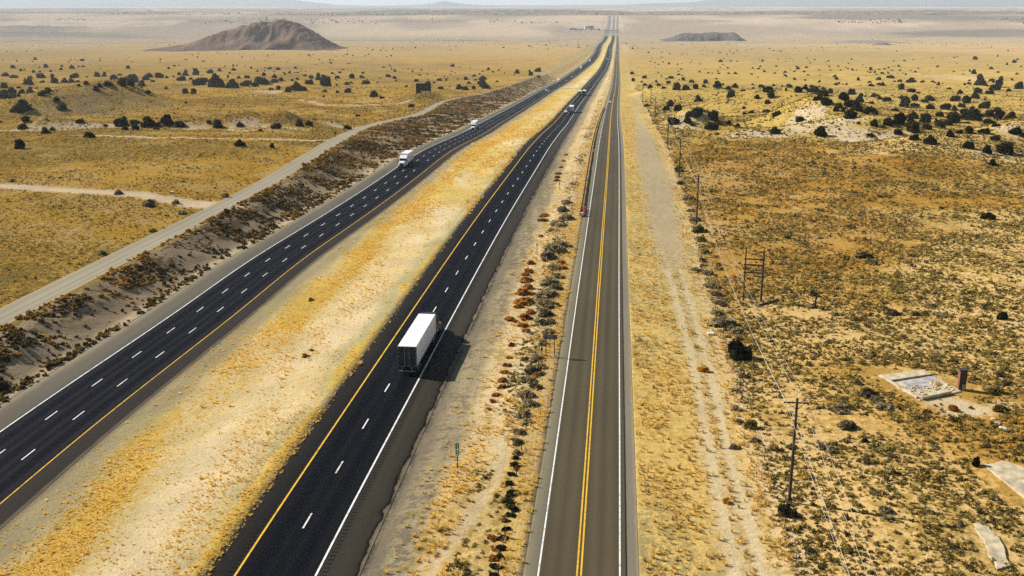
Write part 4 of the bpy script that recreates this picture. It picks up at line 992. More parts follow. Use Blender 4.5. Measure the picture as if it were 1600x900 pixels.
def wire(label, off, dh, sag, r):
    mb = MB(); prev = None
    for p, q in zip(chain_[:-1], chain_[1:]):
        A = Vector((p[0] + off * ca5, p[1] + off * sa5, p[2] + p[3] - dh)); Bq = Vector((q[0] + off * ca5, q[1] + off * sa5, q[2] + q[3] - dh))
        n = 20; ln = (Bq - A).length; last = A
        for k in range(1, n + 1):
            t = k / n; P = A.lerp(Bq, t); P.z -= 4 * sag * t * (1 - t) * (ln / 130) ** 2
            mb.tube(last, P, r, r, 4); last = P
    o = mb.obj('power_wire', M_WIRE); return tag(o, label, 'wire', 'overhead wires')
wire('outer overhead wire on the road side of the crossarms', -1.12, .27, 2.3, .012)
wire('overhead wire carried on the crossarms next to the pole tops', .45, .27, 2.5, .012)
wire('outer overhead wire on the field side of the crossarms', 1.12, .27, 2.4, .012)
wire('lowest overhead cable, strung well below the crossarms', 0.16, 2.6, 2.6, .016)

# old sign frame of two posts and three rails
fx0, fy0, fz0 = hit(1161.5, 469); fx1, fy1, fz1 = hit(1188.5, 472)
o = empty('sign_frame', ((fx0 + fx1) / 2, (fy0 + fy1) / 2, min(fz0, fz1)), math.atan2(fy1 - fy0, fx1 - fx0) * .5)
hw = math.hypot(fx1 - fx0, fy1 - fy0) / 2
MB().tube((-hw, 0, -.4), (-hw - .02, 0, 9.2), .15, .11, 10).obj('post', M_POLE, o); MB().tube((hw, 0, -.4), (hw, .02, 9.0), .2, .15, 10).obj('post', M_POLE, o)
for zz in (7.45, 6.45, 5.1): MB().box(-hw - .25, hw + .15, -.28, -.14, zz - .11, zz + .11).obj('rail', M_POLE, o, .01)
tag(o, 'bare old sign frame of two tall posts and three rails in the scrub', 'sign frame')
lx, ly, lz = hit(1186, 478); l2 = hit(1216, 470)
tag(MB().tube((lx, ly, lz + .12), (l2[0], l2[1], l2[2] + .15), .2, .16, 9).obj('fallen_pole', M_POLE), 'dark fallen timber pole lying beside the old sign frame', 'pole')
# dead stump
X, Y, Z = hit(1272, 482); mb = MB().tube((0, 0, -.1), (.25, 0, 2.2), .22, .12, 8).tube((.2, 0, 1.6), (.9, .1, 2.6), .1, .05, 6).tube((0, 0, .3), (-1.2, -.2, .05), .14, .08, 6)
tag(mb.obj('dead_tree', M_POLE, loc=(X, Y, Z)), 'dark dead tree stump leaning in the scrub between frame and ruin', 'dead tree')

def fence(name, label, xf, y0, y1, step, h, zoff=0.0, cat='fence', skip=None, r=.05):
    ys = []; y = y0
    while y < y1: ys.append(y); y += step
    ox, oy = float(xf(y0)), y0; oz = gz(ox, oy)
    o = empty(name, (ox, oy, oz)); pts = []
    for k, y in enumerate(ys):
        yy = y + rng.uniform(-.4, .4); x = float(xf(yy)); z = gz(x, yy); hh = h * rng.uniform(.92, 1.08)
        lean = rng.uniform(-.05, .05)
        MB().tube((x - ox, yy - oy, z - oz - .2), (x - ox + lean, yy - oy, z - oz + hh), r, r * .85, 6).obj('post', M_POLE, o); pts.append(Vector((x - ox, yy - oy, z - oz)))
    for zz in (.35, .7, 1.05):
        mb = MB()
        for a, c in zip(pts[:-1], pts[1:]): mb.tube(a + Vector((0, 0, zz)), c + Vector((0, 0, zz)), .008, .008, 3)
        mb.obj('wire', M_RUSTY, o)
    return tag(o, label, cat)
fence('wire_fence', 'wire fence with thin dark posts between dirt track and scrub field', fence_x, 74, 760, 7.4, 1.35)
fence('wire_fence', 'wire fence with thin posts between the highway and the frontage road', midfence_x, 74, 230, 6.6, 1.3)
for px, py, h, lab in ((839, 396, 2.2, 'slim dark marker post on pale sand above the rust bushes'), (874, 297, 2.2, 'slim marker post on the pale slope nearer the guardrail end'), (847, 558, 1.5, 'short dark stake beside the two post sign'),
                       (504 - .5, 0, 0, '')):
    if not lab: continue
    X, Y, Z = hit(px, py)
    o = MB().tube((0, 0, -.2), (0, 0, h), .06, .05, 6).box(-.1, .1, -.07, -.05, h * .68, h * .98).obj('marker_post', M_POLE, None, loc=(X, Y, Z)); tag(o, lab, 'marker post')
X, Y, Z = hit(489, 210); tag(MB().tube((0, 0, -.2), (0, 0, 3.4), .13, .1, 8).obj('wooden_post', M_POLE, None, loc=(X, Y, Z)), 'lone wooden post where the pale track nears the gravel road', 'post')
X, Y, Z = hit(524, 214); tag(MB().tube((0, 0, -.2), (0, 0, 2.4), .12, .1, 8).box(-.35, .35, -.1, -.04, 1.3, 2.2).obj('wooden_post', M_POLE, None, loc=(X, Y, Z)), 'stubby dark post at the edge of the gravel road', 'post')

# mile marker
X, Y, Z = hit(715, 733)
o = empty('mile_marker', (X, Y, Z), R(2)); MB().box(-.045, .045, -.03, .03, -.3, 2.95).obj('post', M_RUSTY, o, .008)
pn = MB().box(-.20, .20, -.065, -.045, 1.62, 3.12).obj('panel', M_SIGNG, o, .01)
rim = MB()
for a in ((-.2, .2, 3.095, 3.12), (-.2, .2, 1.62, 1.645)): rim.box(a[0], a[1], -.07, -.0655, a[2], a[3])
rim.obj('border', M_SIGNW, pn)
for ch, zz in (('1', 2.60), ('4', 2.17), ('2', 1.72)):
    cu = bpy.data.curves.new('numeral', 'FONT'); cu.body = ch; cu.size = .55; cu.align_x = 'CENTER'; cu.extrude = .003; cu.offset = .012
    cu.materials.append(M_SIGNW)
    tmp = bpy.data.objects.new('numeral', cu); nm_ = bpy.data.meshes.new_from_object(tmp); bpy.data.objects.remove(tmp)
    t = link('numeral', nm_, pn); t.location = (0, -.071, zz); t.rotation_euler = (R(90), 0, 0)
tag(o, 'green mile marker reading 142 on a thin post beside the shoulder', 'mile marker')
# two-post sign seen from behind
X, Y, Z = hit(853, 557); X2, Y2, Z2 = hit(866, 556)
o = empty('road_sign', (X, Y, Z), 0); dx = X2 - X
for k in (0, dx): MB().box(k - .06, k + .06, -.05, .05, -.4, 3.3).obj('post', M_POLE, o, .01)
pn = MB().box(-.35, dx + .42, .055, .09, 2.55, 3.25).obj('panel', M_SIGNB, o, .005)
for zz in (2.7, 3.1): MB().box(-.33, dx + .4, .0, .052, zz - .03, zz + .03).obj('stiffener', M_STEEL, pn)
tag(o, 'brown backed road sign on two posts beside the frontage road', 'road sign')

# billboard
X, Y, Z = hit(650, 147.5); X2, Y2, Z2 = hit(671, 146)
o = empty('billboard', (X, Y, min(Z, Z2)), 0); W = 8.6; hb = 6.2
M_BBD = simple('tarred_boards', (.028, .027, .024), .85, noise=.3); M_BBG = simple('faded_panel', (.055, .055, .055), .8, noise=.2)
for k in (0.25, 2.9, 5.6, W - .25): MB().box(k - .14, k + .14, .1, .36, -.6, hb).obj('post', M_POLE, o, .01)
pn = MB().box(0, W, 0, .1, 2.1, hb).obj('panel', M_BBD, o)
MB().box(0, 2.9, 0.01, .09, .9, 2.09).obj('skirt', M_BBD, o); MB().box(-.1, W + .1, -.12, .4, hb + .003, hb + .12).obj('cap', M_GREYWOOD, o)
st = MB()
for k in (.7, 2.1, 4.6, 6.3): st.box(k, k + .2, -.05, -.004, 2.8, 5.5)
for (a, c, z) in ((.91, 2.09, 5.0), (.91, 2.09, 3.2), (4.81, 6.29, 4.2), (6.51, 8.1, 5.0), (6.51, 8.1, 3.3)): st.box(a, c, -.045, -.004, z, z + .22)
st.obj('batten', M_BBG, pn)
kb = flat_ratio(147, X, Y); o.scale = (kb, kb, kb)
tag(o, 'dark weathered billboard on posts facing away across the left plain', 'billboard')

# guardrail with its crash cushion
GL = []
for s in "908.5,330 913,300 919,262 925,228 931,202 937.5,180 944,165".split():
    a, b = map(float, s.split(',')); X, Y = solve(a, b + 3.5, zF); GL.append((X, Y))
gr_x = fit(GL, .05)
y0, y1 = GL[0][1], GL[-1][1]
o = empty('guardrail', (float(gr_x(y0)), y0, gz(float(gr_x(y0)), y0))); bx, by, bz = o.location
yy = np.arange(y0, y1, 5.4)
prof_w = [(-.06, .36), (.07, .46), (-.02, .57), (.07, .68), (-.06, .80)]
V, F = [], []
for i, y in enumerate(yy):
    x = float(gr_x(y)); z = gz(x, y) - bz
    for (u, zz) in prof_w: V.append((x - bx + u * 1.4, y - by, z + zz * 1.15))
    for (u, zz) in prof_w[::-1]: V.append((x - bx + u * 1.4 - .09, y - by, z + zz * 1.15))
    if i:
        for k in range(10): F.append(((i - 1) * 10 + k, (i - 1) * 10 + (k + 1) % 10, i * 10 + (k + 1) % 10, i * 10 + k))
link('rail', np_mesh('rail', V, F, [M_RUSTY]), o)
pm = MB().box(-.09, .09, -.08, .08, -.3, .95).mesh('post', M_RUSTY)
for y in yy[::1]:
    x = float(gr_x(y)); p = link('post', pm, o, (x - bx - .16, y - by, gz(x, y) - bz))
tag(o, 'long dark steel guardrail along the edge of the frontage road', 'guardrail')
gx_, gy_ = float(gr_x(y0 - 3)), y0 - 1.0
o = empty('crash_cushion', (gx_ + .55, gy_ - 3.2, gz(gx_ + .5, gy_ - 3)), -heading(gr_x, y0 + 20))
for k in range(5):
    d = MB().tube((0, 1.2 + k * 1.75, 0), (0, 1.2 + k * 1.75, .95), .36, .33, 14).obj('drum', M_RED, o, smooth=False)
    MB().tube((0, 1.2 + k * 1.75, .42), (0, 1.2 + k * 1.75, .6), .36, .355, 14).obj('band', M_SIGNW if k == 0 else M_RED, d)
MB().box(-.75, -.1, .2, .75, .1, 1.0).obj('nose', M_SIGNW, o, .06)
MB().box(-.8, .55, -.1, 9.0, -.02, .1).obj('skid', M_RUSTY, o)
MB().box(-.95, -.82, -.3, 9.0, .25, .8).obj('side_rail', M_RUSTY, o)
tag(o, 'red and white crash cushion at the near end of the guardrail', 'crash cushion')
for s, lab in (("1111,523", 'small white block on the sand beside the dark juniper'), ("269,301", 'white slab lying by the plain above the dirt track junction')):
    a, b = map(float, s.split(',')); X, Y, Z = hit(a, b)
    mb = MB().poly([(-.55, -.3), (.4, -.35), (.7, .1), (.1, .4), (-.5, .3)], 0, .35); tag(mb.obj('block', simple('pale_rubble', (.7, .68, .62), .8), None, .05, loc=(X, Y, Z)), lab, 'block')

# ------------------------------------------------------------------ the ruined foundation
M_CONC = simple('old_concrete', (.47, .385, .25), .9, noise=.4, scale=.9); M_FLOOR = simple('worn_floor', (.37, .345, .32), .7, noise=.4, scale=.8)
M_BRICK = simple('red_brick', (.19, .075, .05), .9, noise=.3, scale=6); M_SOOT = simple('sooty_brick', (.05, .04, .035), .95, noise=.4, scale=4)
def ragged(P, j, n=5):
    out = []
    for a, b in zip(P, list(P[1:]) + [P[0]]):
        for k in range(n):
            t = k / n; out.append((a[0] + (b[0] - a[0]) * t + (rng.uniform(-j, j) if k else 0), a[1] + (b[1] - a[1]) * t + (rng.uniform(-j, j) if k else 0)))
    return out
def q_(px, py):
    X, Y, Z = hit(px, py); return X, Y
c0 = q_(1372, 589); c1 = q_(1443, 579.5); c2 = q_(1502, 612.5); c3 = q_(1437, 626)
base = np.mean([c0, c1, c2, c3], 0); zb = gz(*base)
rl = lambda p: (p[0] - base[0], p[1] - base[1])
o = empty('ruined_foundation', (base[0], base[1], zb))
MB().poly(ragged([rl(c3), rl(c2), rl(c1), rl(c0)], .14, 7), -.5, .16).obj('floor_slab', M_CONC, o, .02)
def wall(a, b, h, name='low_wall', th=.16, m=M_CONC, z=.163):
    a = Vector((*rl(a), 0)); b = Vector((*rl(b), 0)); d = (b - a).normalized(); n = Vector((-d.y, d.x, 0)) * th
    a = a + d * .12; b = b - d * .12
    MB().poly([(a - n)[:2], (b - n)[:2], (b + n)[:2], (a + n)[:2]], z, z + h).obj(name, m, o, .01)
lerp = lambda a, b, t: (a[0] + (b[0] - a[0]) * t, a[1] + (b[1] - a[1]) * t)
ins_ = lambda a, b, s: (a[0] + (base[0] - a[0]) * s, a[1] + (base[1] - a[1]) * s)
wall(lerp(c0, c3, .04), lerp(c0, c3, .96), .26); wall(lerp(c3, c2, .03), lerp(c3, c2, .75), .34); wall(lerp(c0, c3, .27), lerp(c1, c2, .25), .22)
f0, f1, f2, f3 = lerp(lerp(c0, c3, .33), lerp(c1, c2, .30), .25), lerp(lerp(c0, c3, .33), lerp(c1, c2, .30), .92), lerp(lerp(c0, c3, .62), lerp(c1, c2, .6), .9), lerp(lerp(c0, c3, .66), lerp(c1, c2, .6), .15)
MB().poly(ragged([rl(f3), rl(f2), rl(f1), rl(f0)], .35, 5), .164, .18).obj('floor_screed', M_FLOOR, o)
rub = MB()
for k in range(60):
    a, b = rng.uniform(.55, .98), rng.uniform(.05, .95); p = rl(lerp(lerp(c0, c3, a), lerp(c1, c2, a), b)); s = rng.uniform(.06, .2)
    rub.box(p[0] - s, p[0] + s, p[1] - s * .7, p[1] + s * .7, .15, .17 + s * .9)
tag(rub.obj('rubble', M_CONC, o), None, None, None, 'stuff')
tag(o, 'ruined concrete house foundation with low wall stubs and worn floor', 'foundation')
X, Y, Z = hit(1501.5, 609)
o = empty('brick_chimney', (X, Y, Z), R(-8))
MB().box(-.5, .5, -.45, .55, -.3, 2.9).obj('stack', M_BRICK, o, .02); MB().box(-.40, .46, -.475, -.452, .1, 2.75).obj('flue_face', M_SOOT, o)
MB().box(-.05, .40, -.52, -.478, .1, 1.0).obj('hearth', simple('hearth_stone', (.3, .27, .25), .9), o); MB().box(-.62, .62, -.58, .68, 2.9, 3.15).obj('cap', M_SOOT, o, .03)
tag(o, 'broken red brick chimney standing at the corner of the ruined foundation', 'chimney'); o.scale = (.88, .88, .9)
def slab(pts, label, h=.16):
    P = ragged([q_(*p) for p in pts], .16, 6); b = np.mean(P, 0); z = max(gz(*p) for p in P)
    o = MB().poly([(p[0] - b[0], p[1] - b[1]) for p in P][::-1], -.8, h).obj('concrete_slab', M_CONC, None, .03, loc=(b[0], b[1], z - .05)); return tag(o, label, 'slab')
slab([(1534, 727), (1573, 722), (1625, 744), (1640, 790), (1601, 780)], 'wide pale concrete slab beside the narrow upright cedar')
slab([(1521, 819), (1536, 816.5), (1560, 842), (1580, 886), (1557, 892), (1538, 850)], 'long narrow concrete strip broken at its lower end')
M_ROCK = simple('white_rock', (.52, .46, .36), .9, noise=.3)
for px, py, s, lab in ((1559, 663, .34, 'pale rock below the chimney yard, uppermost of the stone heap'), (1568, 671, .45, 'largest pale rock in the stone heap below the chimney yard'), (1575, 673, .28, 'small pale rock at the lower end of the stone heap'), (1552, 655, .26, 'lone pale rock at the corner of the chimney yard')):
    X, Y, Z = hit(px, py); me = bpy.data.meshes.new('rock'); bm = bmesh.new(); bmesh.ops.create_icosphere(bm, subdivisions=2, radius=s)
    for v in bm.verts: v.co *= 1 + .28 * math.sin(v.co.x * 7 + px) * math.cos(v.co.y * 6 + py); v.co.z *= .6
    bm.to_mesh(me); bm.free(); me.materials.append(M_ROCK); tag(link('rock', me, None, (X, Y, Z + s * .2)), lab, 'rock', 'pale rocks by the ruined foundation')

# ------------------------------------------------------------------ vehicles
M_TW = simple('white_trailer_skin', (.78, .79, .80), .45, noise=.10, scale=1.2); M_DOORD = simple('dark_trailer_doors', (.035, .036, .04), .6, noise=.2, scale=1.5)
M_TYRE = simple('tyre_rubber', (.018, .018, .018), .85); M_RIM = simple('wheel_steel', (.45, .45, .46), .35, .7); M_BLK = simple('black_frame', (.02, .02, .022), .6)
M_GLS = simple('dark_glass', (.015, .018, .022), .08, spec=.6); M_CHR = simple('chrome', (.7, .7, .7), .15, .95); M_TAIL = simple('red_lamp', (.35, .01, .01), .3)
M_LAMPW = simple('lamp_lens', (.8, .8, .75), .2)
def wheel(mbx, x, y, r, w, parent):
    o = MB().tube((x - w / 2, y, r), (x + w / 2, y, r), r, r, 18).obj('wheel', M_TYRE, parent, .03)
    sx = 1 if x > 0 else -1
    MB().tube((x + sx * (w / 2 - .02), y, r), (x + sx * (w / 2 + .015), y, r), r * .56, r * .5, 14).obj('rim', M_RIM, o); return o
M_SEAM = simple('trailer_seam', (.55, .56, .57), .5)
def semi(name, label, L, cab, trailer=M_TW, doors=M_DOORD, group='trucks on the two carriageways', fairing=True, top=4.1):
    """rear of the trailer at y=0, nose towards +Y"""
    o = empty(name, (0, 0, 0))
    body = MB().box(-1.3, 1.3, .03, L, 1.18, top).obj('trailer_body', trailer, o, .03)
    sm_ = MB()
    for yy in np.arange(1.2, L - .4, 1.22):
        for sx in (-1, 1): sm_.box(sx * 1.303 - .006, sx * 1.303 + .006, yy - .02, yy + .02, 1.3, top - .08)
        sm_.box(-1.24, 1.24, yy - .03, yy + .03, top, top + .012)
    sm_.obj('panel_seam', M_SEAM, body)
    for sx in (-1, 1): MB().box(sx * 1.31 - .015, sx * 1.31 + .015, .12, L - .02, 1.1, 1.26).obj('side_rail', M_STEEL, o)
    fr = MB()
    for sx in (-1, 1): fr.box(sx * 1.305 - .045, sx * 1.305 + .045, -.02, .10, 1.12, top + .02)
    fr.box(-1.26, 1.26, -.02, .1, top - .10, top + .02); fr.obj('rear_frame', simple('frame_grey', (.12, .12, .13), .6) if doors is M_DOORD else trailer, o)
    for sx in (-1, 1):
        d = MB().box(min(sx * .015, sx * 1.24), max(sx * .015, sx * 1.24), -.035, .025, 1.24, top - .12).obj('rear_door', doors, o, .01)
        hg = MB()
        for zz in (1.45, 2.05, 2.65, 3.25, 3.8): hg.box(sx * 1.20 - .09, sx * 1.20 + .09, -.07, -.037, zz - .045, zz + .045)
        hg.obj('hinge', M_STEEL, d); MB().tube((sx * .32, -.07, 1.3), (sx * .32, -.07, top - .2), .022, .022, 6).obj('lock_rod', M_STEEL, d)
        MB().box(sx * .95 - .2, sx * .95 + .2, .0, .06, .98, 1.10).obj('tail_light', M_TAIL, o)
        MB().box(sx * .98 - .3, sx * .98 + .3, .55, .58, .25, 1.1).obj('mud_flap', M_BLK, o)
    MB().box(-1.15, 1.15, .02, .14, .48, .6).box(-.7, -.6, .03, .13, .6, 1.18).box(.6, .7, .03, .13, .6, 1.18).obj('rear_bumper', M_STEEL, o)
    MB().box(-.45, .45, .4, L - .3, .95, 1.17).obj('chassis', M_BLK, o)
    for yy in ((1.5, 2.75) if L > 12 else (1.6,)):
        for sx in (-1, 1): wheel(None, sx * .98, yy, .51, .58, o)
    for sx in (-1, 1): MB().box(sx * .85 - .07, sx * .85 + .07, L - 3.0, L - 2.86, .25, 1.0).box(sx * .85 - .16, sx * .85 + .16, L - 3.06, L - 2.8, .2, .25).obj('landing_leg', M_BLK, o)
    # tractor
    t0 = L - 2.6
    MB().box(-.42, .42, t0, t0 + 8.6, .62, .92).obj('tractor_frame', M_BLK, o)
    for yy in (t0 + .6, t0 + 1.85):
        for sx in (-1, 1): wheel(None, sx * .95, yy, .51, .6, o)
    c0_ = L + .75
    cabm = MB().prism([(c0_, .85), (c0_, 3.55), (c0_ + .1, 3.75), (c0_ + 1.5, 3.15), (c0_ + 2.3, 2.95), (c0_ + 2.75, 2.15), (c0_ + 2.75, .85)], -1.2, 1.2).obj('cab', cab, o, .05)
    if fairing: MB().prism([(c0_ + .02, 3.62), (c0_ + .02, 4.02), (c0_ + .5, 4.0), (c0_ + 1.75, 3.16), (c0_ + 1.4, 3.12)], -1.12, 1.12).obj('roof_fairing', cab, o, .04)
    hood = MB().prism([(c0_ + 2.75, .8), (c0_ + 2.75, 2.1), (c0_ + 4.2, 1.85), (c0_ + 4.55, 1.6), (c0_ + 4.6, .8)], -.85, .85).obj('hood', cab, o, .06)
    MB().box(-.55, .55, c0_ + 4.56, c0_ + 4.63, .85, 1.55).obj('grille', M_BLK, hood)
    ws = MB().add([(-1.06, c0_ + 2.345, 2.90), (1.06, c0_ + 2.345, 2.90), (1.06, c0_ + 2.765, 2.17), (-1.06, c0_ + 2.765, 2.17), (-1.06, c0_ + 2.30, 2.88), (1.06, c0_ + 2.30, 2.88), (1.06, c0_ + 2.72, 2.15), (-1.06, c0_ + 2.72, 2.15)],
                  [(0, 1, 2, 3), (7, 6, 5, 4), (0, 4, 5, 1), (1, 5, 6, 2), (2, 6, 7, 3), (3, 7, 4, 0)]).obj('windshield', M_GLS, o)
    for sx in (-1, 1):
        MB().box(sx * 1.207 - .012, sx * 1.207 + .012, c0_ + 1.55, c0_ + 2.3, 2.05, 2.72).obj('side_window', M_GLS, o)
        MB().prism([(c0_ + 3.0, .75), (c0_ + 3.15, 1.25), (c0_ + 4.1, 1.3), (c0_ + 4.5, 1.05), (c0_ + 4.62, .7)], sx * .86, sx * 1.2).obj('fender', cab, o, .04)
        wheel(None, sx * 1.02, c0_ + 3.65, .51, .3, o)
        MB().box(sx * 1.02 - .14, sx * 1.02 + .14, c0_ + 4.55, c0_ + 4.66, .95, 1.15).obj('headlight', M_LAMPW, o)
        MB().tube((sx * .92, c0_ + .55, .72), (sx * .92, c0_ + 2.0, .72), .32, .32, 14).obj('fuel_tank', M_CHR, o)
        MB().tube((sx * 1.02, c0_ - .16, .9), (sx * 1.02, c0_ - .16, 3.95), .07, .07, 8).obj('exhaust_stack', M_CHR, o)
        MB().box(sx * 1.52 - .1, sx * 1.52 + .1, c0_ + 2.5, c0_ + 2.56, 1.95, 2.55).tube((sx * 1.2, c0_ + 2.5, 2.3), (sx * 1.5, c0_ + 2.52, 2.3), .02, .02, 5).obj('mirror', M_BLK, o)
    MB().box(-1.2, 1.2, c0_ + 4.6, c0_ + 4.8, .4, .78).obj('front_bumper', M_CHR, o, .03)
    tag(o, label, 'semi truck' if L > 11 else 'truck', group); return o
def car(name, label, body, cat='car', pickup=False, group='cars on the three roads'):
    o = empty(name, (0, 0, 0))
    MB().prism([(-2.3, .35), (-2.35, .75), (-2.25, .95), (1.2, .95), (2.2, .78), (2.32, .5), (2.25, .3)], -.9, .9).obj('body', body, o, .05)
    if pickup: MB().prism([(-.4, .95), (-.35, 1.65), (.75, 1.68), (1.35, .95)], -.8, .8).obj('cabin', body, o, .05)
    else: MB().prism([(-1.9, .95), (-1.4, 1.42), (.3, 1.46), (1.1, .95)], -.78, .78).obj('cabin', body, o, .05)
    a, b = ((-.3, 1.1) if pickup else (-1.75, .85)); g = MB()
    for sx in (-1, 1): g.box(sx * .80 - .012, sx * .80 + .012, a + .25, b - .35, 1.02, 1.36)
    g.obj('side_glass', M_GLS, o)
    y1_, y0_ = (.75, 1.35) if pickup else (.3, 1.1); zt_ = 1.66 if pickup else 1.44
    MB().add([(-.7, y1_ + .05, zt_ - .03), (.7, y1_ + .05, zt_ - .03), (.7, y0_ + .03, .98), (-.7, y0_ + .03, .98), (-.7, y1_, zt_ - .08), (.7, y1_, zt_ - .08), (.7, y0_ - .05, .97), (-.7, y0_ - .05, .97)],
             [(0, 1, 2, 3), (7, 6, 5, 4), (0, 4, 5, 1), (1, 5, 6, 2), (2, 6, 7, 3), (3, 7, 4, 0)]).obj('windshield', M_GLS, o)
    for sx in (-1, 1):
        for yy in (-1.4, 1.45): wheel(None, sx * .8, yy, .33, .22, o)
        MB().box(sx * .68 - .16, sx * .68 + .16, -2.38, -2.33, .66, .82).obj('tail_light', M_TAIL, o); MB().box(sx * .66 - .17, sx * .66 + .17, 2.24, 2.33, .56, .7).obj('headlight', M_LAMPW, o)
    return tag(o, label, cat, group)

def put(o, road, px, py, lanes_, toward=False, nose=False):
    """set a vehicle down on a lane; (px,py) is the point of the road under its nearest end"""
    cen, zf = road; X, Y = solve(px, py, zf); c = float(cen(Y)); u = X - c
    u = min(lanes_, key=lambda l: abs(l - u)); a = heading(cen, Y)
    o.location = (c + u, Y, float(zf(Y)) + .01); o.rotation_euler = (0, 0, -a + (math.pi if toward else 0)); return o
RD_R, RD_L, RD_F = (cR, zR), (cL, zL), (cF, zF)
LR_, LL_, LF_ = (-1.75, 1.75), (-3.5, 0, 3.5), (-1.8, 1.8)
M_CABD = simple('dark_cab_paint', (.02, .022, .03), .35, spec=.5); M_CABW = simple('white_cab_paint', (.78, .78, .79), .35, noise=.02, spec=.5)
M_GREYD = simple('brown_trailer_doors', (.28, .21, .14), .7); M_BLUED = simple('grey_blue_doors', (.42, .47, .56), .6)
main = semi('semi_truck', 'white box semi trailer with dark rear doors and dark tractor, alone in its lane', 15.6, M_CABD)
put(main, RD_R, 636, 586, LR_)
def toward(o, length, px, py):
    """oncoming: the nose is the near end"""
    put(o, RD_L, px, py, LL_, True); a = -o.rotation_euler.z + math.pi
    d = Vector((math.sin(a), math.cos(a), 0)) * length; X, Y = o.location.x + d.x, o.location.y + d.y
    c = float(cL(Y)); u = min(LL_, key=lambda l: abs(l - (o.location.x - float(cL(o.location.y)))))
    o.location = (c + u, Y, float(zL(Y)) + .01)
t1 = semi('truck', 'white oncoming box truck with dark windshield, first truck beside the cut bank', 8.2, M_CABW, doors=M_TW, fairing=False); toward(t1, 13.2, 627, 262)
t2 = semi('truck', 'white oncoming truck with rounded roof fairing, second beside the cut bank', 8.8, M_CABW, doors=M_TW, top=4.0); toward(t2, 13.8, 732.5, 202)
t3 = semi('truck', 'white roofed truck with grey blue rear heading away near the guardrail', 11.0, M_CABW, doors=M_BLUED); put(t3, RD_R, 894.5, 177, LR_)
t4 = semi('semi_truck', 'heading away, white roofed semi with blue dark rear, on the shoulder side of a pair', 13, M_CABD, doors=M_DOORD); put(t4, RD_R, 916, 149.5, LR_)
t5 = semi('semi_truck', 'heading away, pale roofed semi with brown rear, on the median side of a pair', 13, M_CABD, doors=M_GREYD); put(t5, RD_R, 908, 150, LR_)
t6 = dup(t2); t6['label'] = 'white oncoming truck leading the queue past the median crossover'; toward(t6, 13.8, 870, 129.2)
t7 = dup(t2); t7['label'] = 'small distant white oncoming truck well past the median crossover'; toward(t7, 13.8, 908, 108)
t8 = dup(t2); t8['label'] = 'tiny white oncoming truck in the far bend of the carriageway'; toward(t8, 13.8, 920.5, 97)
t9 = dup(t3); t9['label'] = 'tiny white roofed truck driving away in the far distance'; put(t9, RD_R, 949, 95.5, LR_)
t10 = dup(t4); t10['label'] = 'tiny dark truck driving away, farthest on its carriageway'; put(t10, RD_R, 951.5, 81.5, LR_)
BW, BD, BG, BB = simple('white_car_paint', (.75, .75, .76), .3, noise=.02, spec=.5), simple('black_car_paint', (.015, .015, .018), .3, spec=.5), simple('grey_car_paint', (.12, .125, .13), .3, spec=.5), simple('blue_car_paint', (.03, .05, .10), .3, spec=.5)
protos = {}
def add_car(kind, road, lanes_, px, py, away, label, pickup=False):
    b = {'w': BW, 'd': BD, 'g': BG, 'b': BB}[kind]; key = (kind, pickup)
    if key not in protos: o = protos[key] = car('pickup' if pickup else 'car', label, b, 'pickup' if pickup else 'car', pickup)
    else: o = dup(protos[key]); o['label'] = label
    put(o, road, px, py, lanes_, not away)
add_car('b', RD_L, LL_, 799, 178, False, 'dark blue oncoming car following the second white truck')
add_car('d', RD_L, LL_, 838.5, 151, False, 'black oncoming car alone ahead of the median crossover')
add_car('w', RD_L, LL_, 853.5, 142, False, 'white oncoming car by the median crossover, on the bank side')
add_car('w', RD_L, LL_, 858.5, 143, False, 'white oncoming pickup by the median crossover, on the median side', True)
add_car('d', RD_L, LL_, 861.2, 139, False, 'black oncoming car just behind two white ones')
add_car('d', RD_L, LL_, 868, 138, False, 'black oncoming car in the lane nearest the median crossover')
add_car('w', RD_L, LL_, 877, 129, False, 'white oncoming car beside the queue leading truck')
add_car('d', RD_L, LL_, 879.5, 127, False, 'black oncoming car tucked between two white ones')
add_car('w', RD_L, LL_, 884, 126.5, False, 'white oncoming pickup behind the queue leading truck', True)
add_car('w', RD_L, LL_, 891.5, 120.7, False, 'white oncoming car alone in the lane beside the median')
add_car('d', RD_L, LL_, 905.3, 107.5, False, 'black oncoming car beside the small distant truck')
add_car('g', RD_L, LL_, 913, 105.3, False, 'grey oncoming car behind the small distant truck')
add_car('d', RD_L, LL_, 928, 89, False, 'black oncoming car in the far bend')
add_car('w', RD_L, LL_, 941, 67.5, False, 'farthest white oncoming car near the end of the bend')
add_car('w', RD_R, LR_, 884, 176.5, True, 'white pickup passing the grey blue truck on the median side', True)
add_car('d', RD_R, LR_, 918, 139, True, 'black car ahead of the pair of semis, on the median side')
add_car('d', RD_R, LR_, 924.5, 137.5, True, 'black pickup ahead of the pair of semis, on the shoulder side', True)
add_car('d', RD_R, LR_, 942, 107.5, True, 'black car driving away below the far bend')
add_car('g', RD_R, LR_, 944.5, 103.5, True, 'grey car driving away below the far bend')
add_car('d', RD_R, LR_, 954.5, 71, True, 'farthest black car driving away')
add_car('w', RD_F, LF_, 953.5, 161.2, False, 'white car on the frontage road beyond the guardrail')

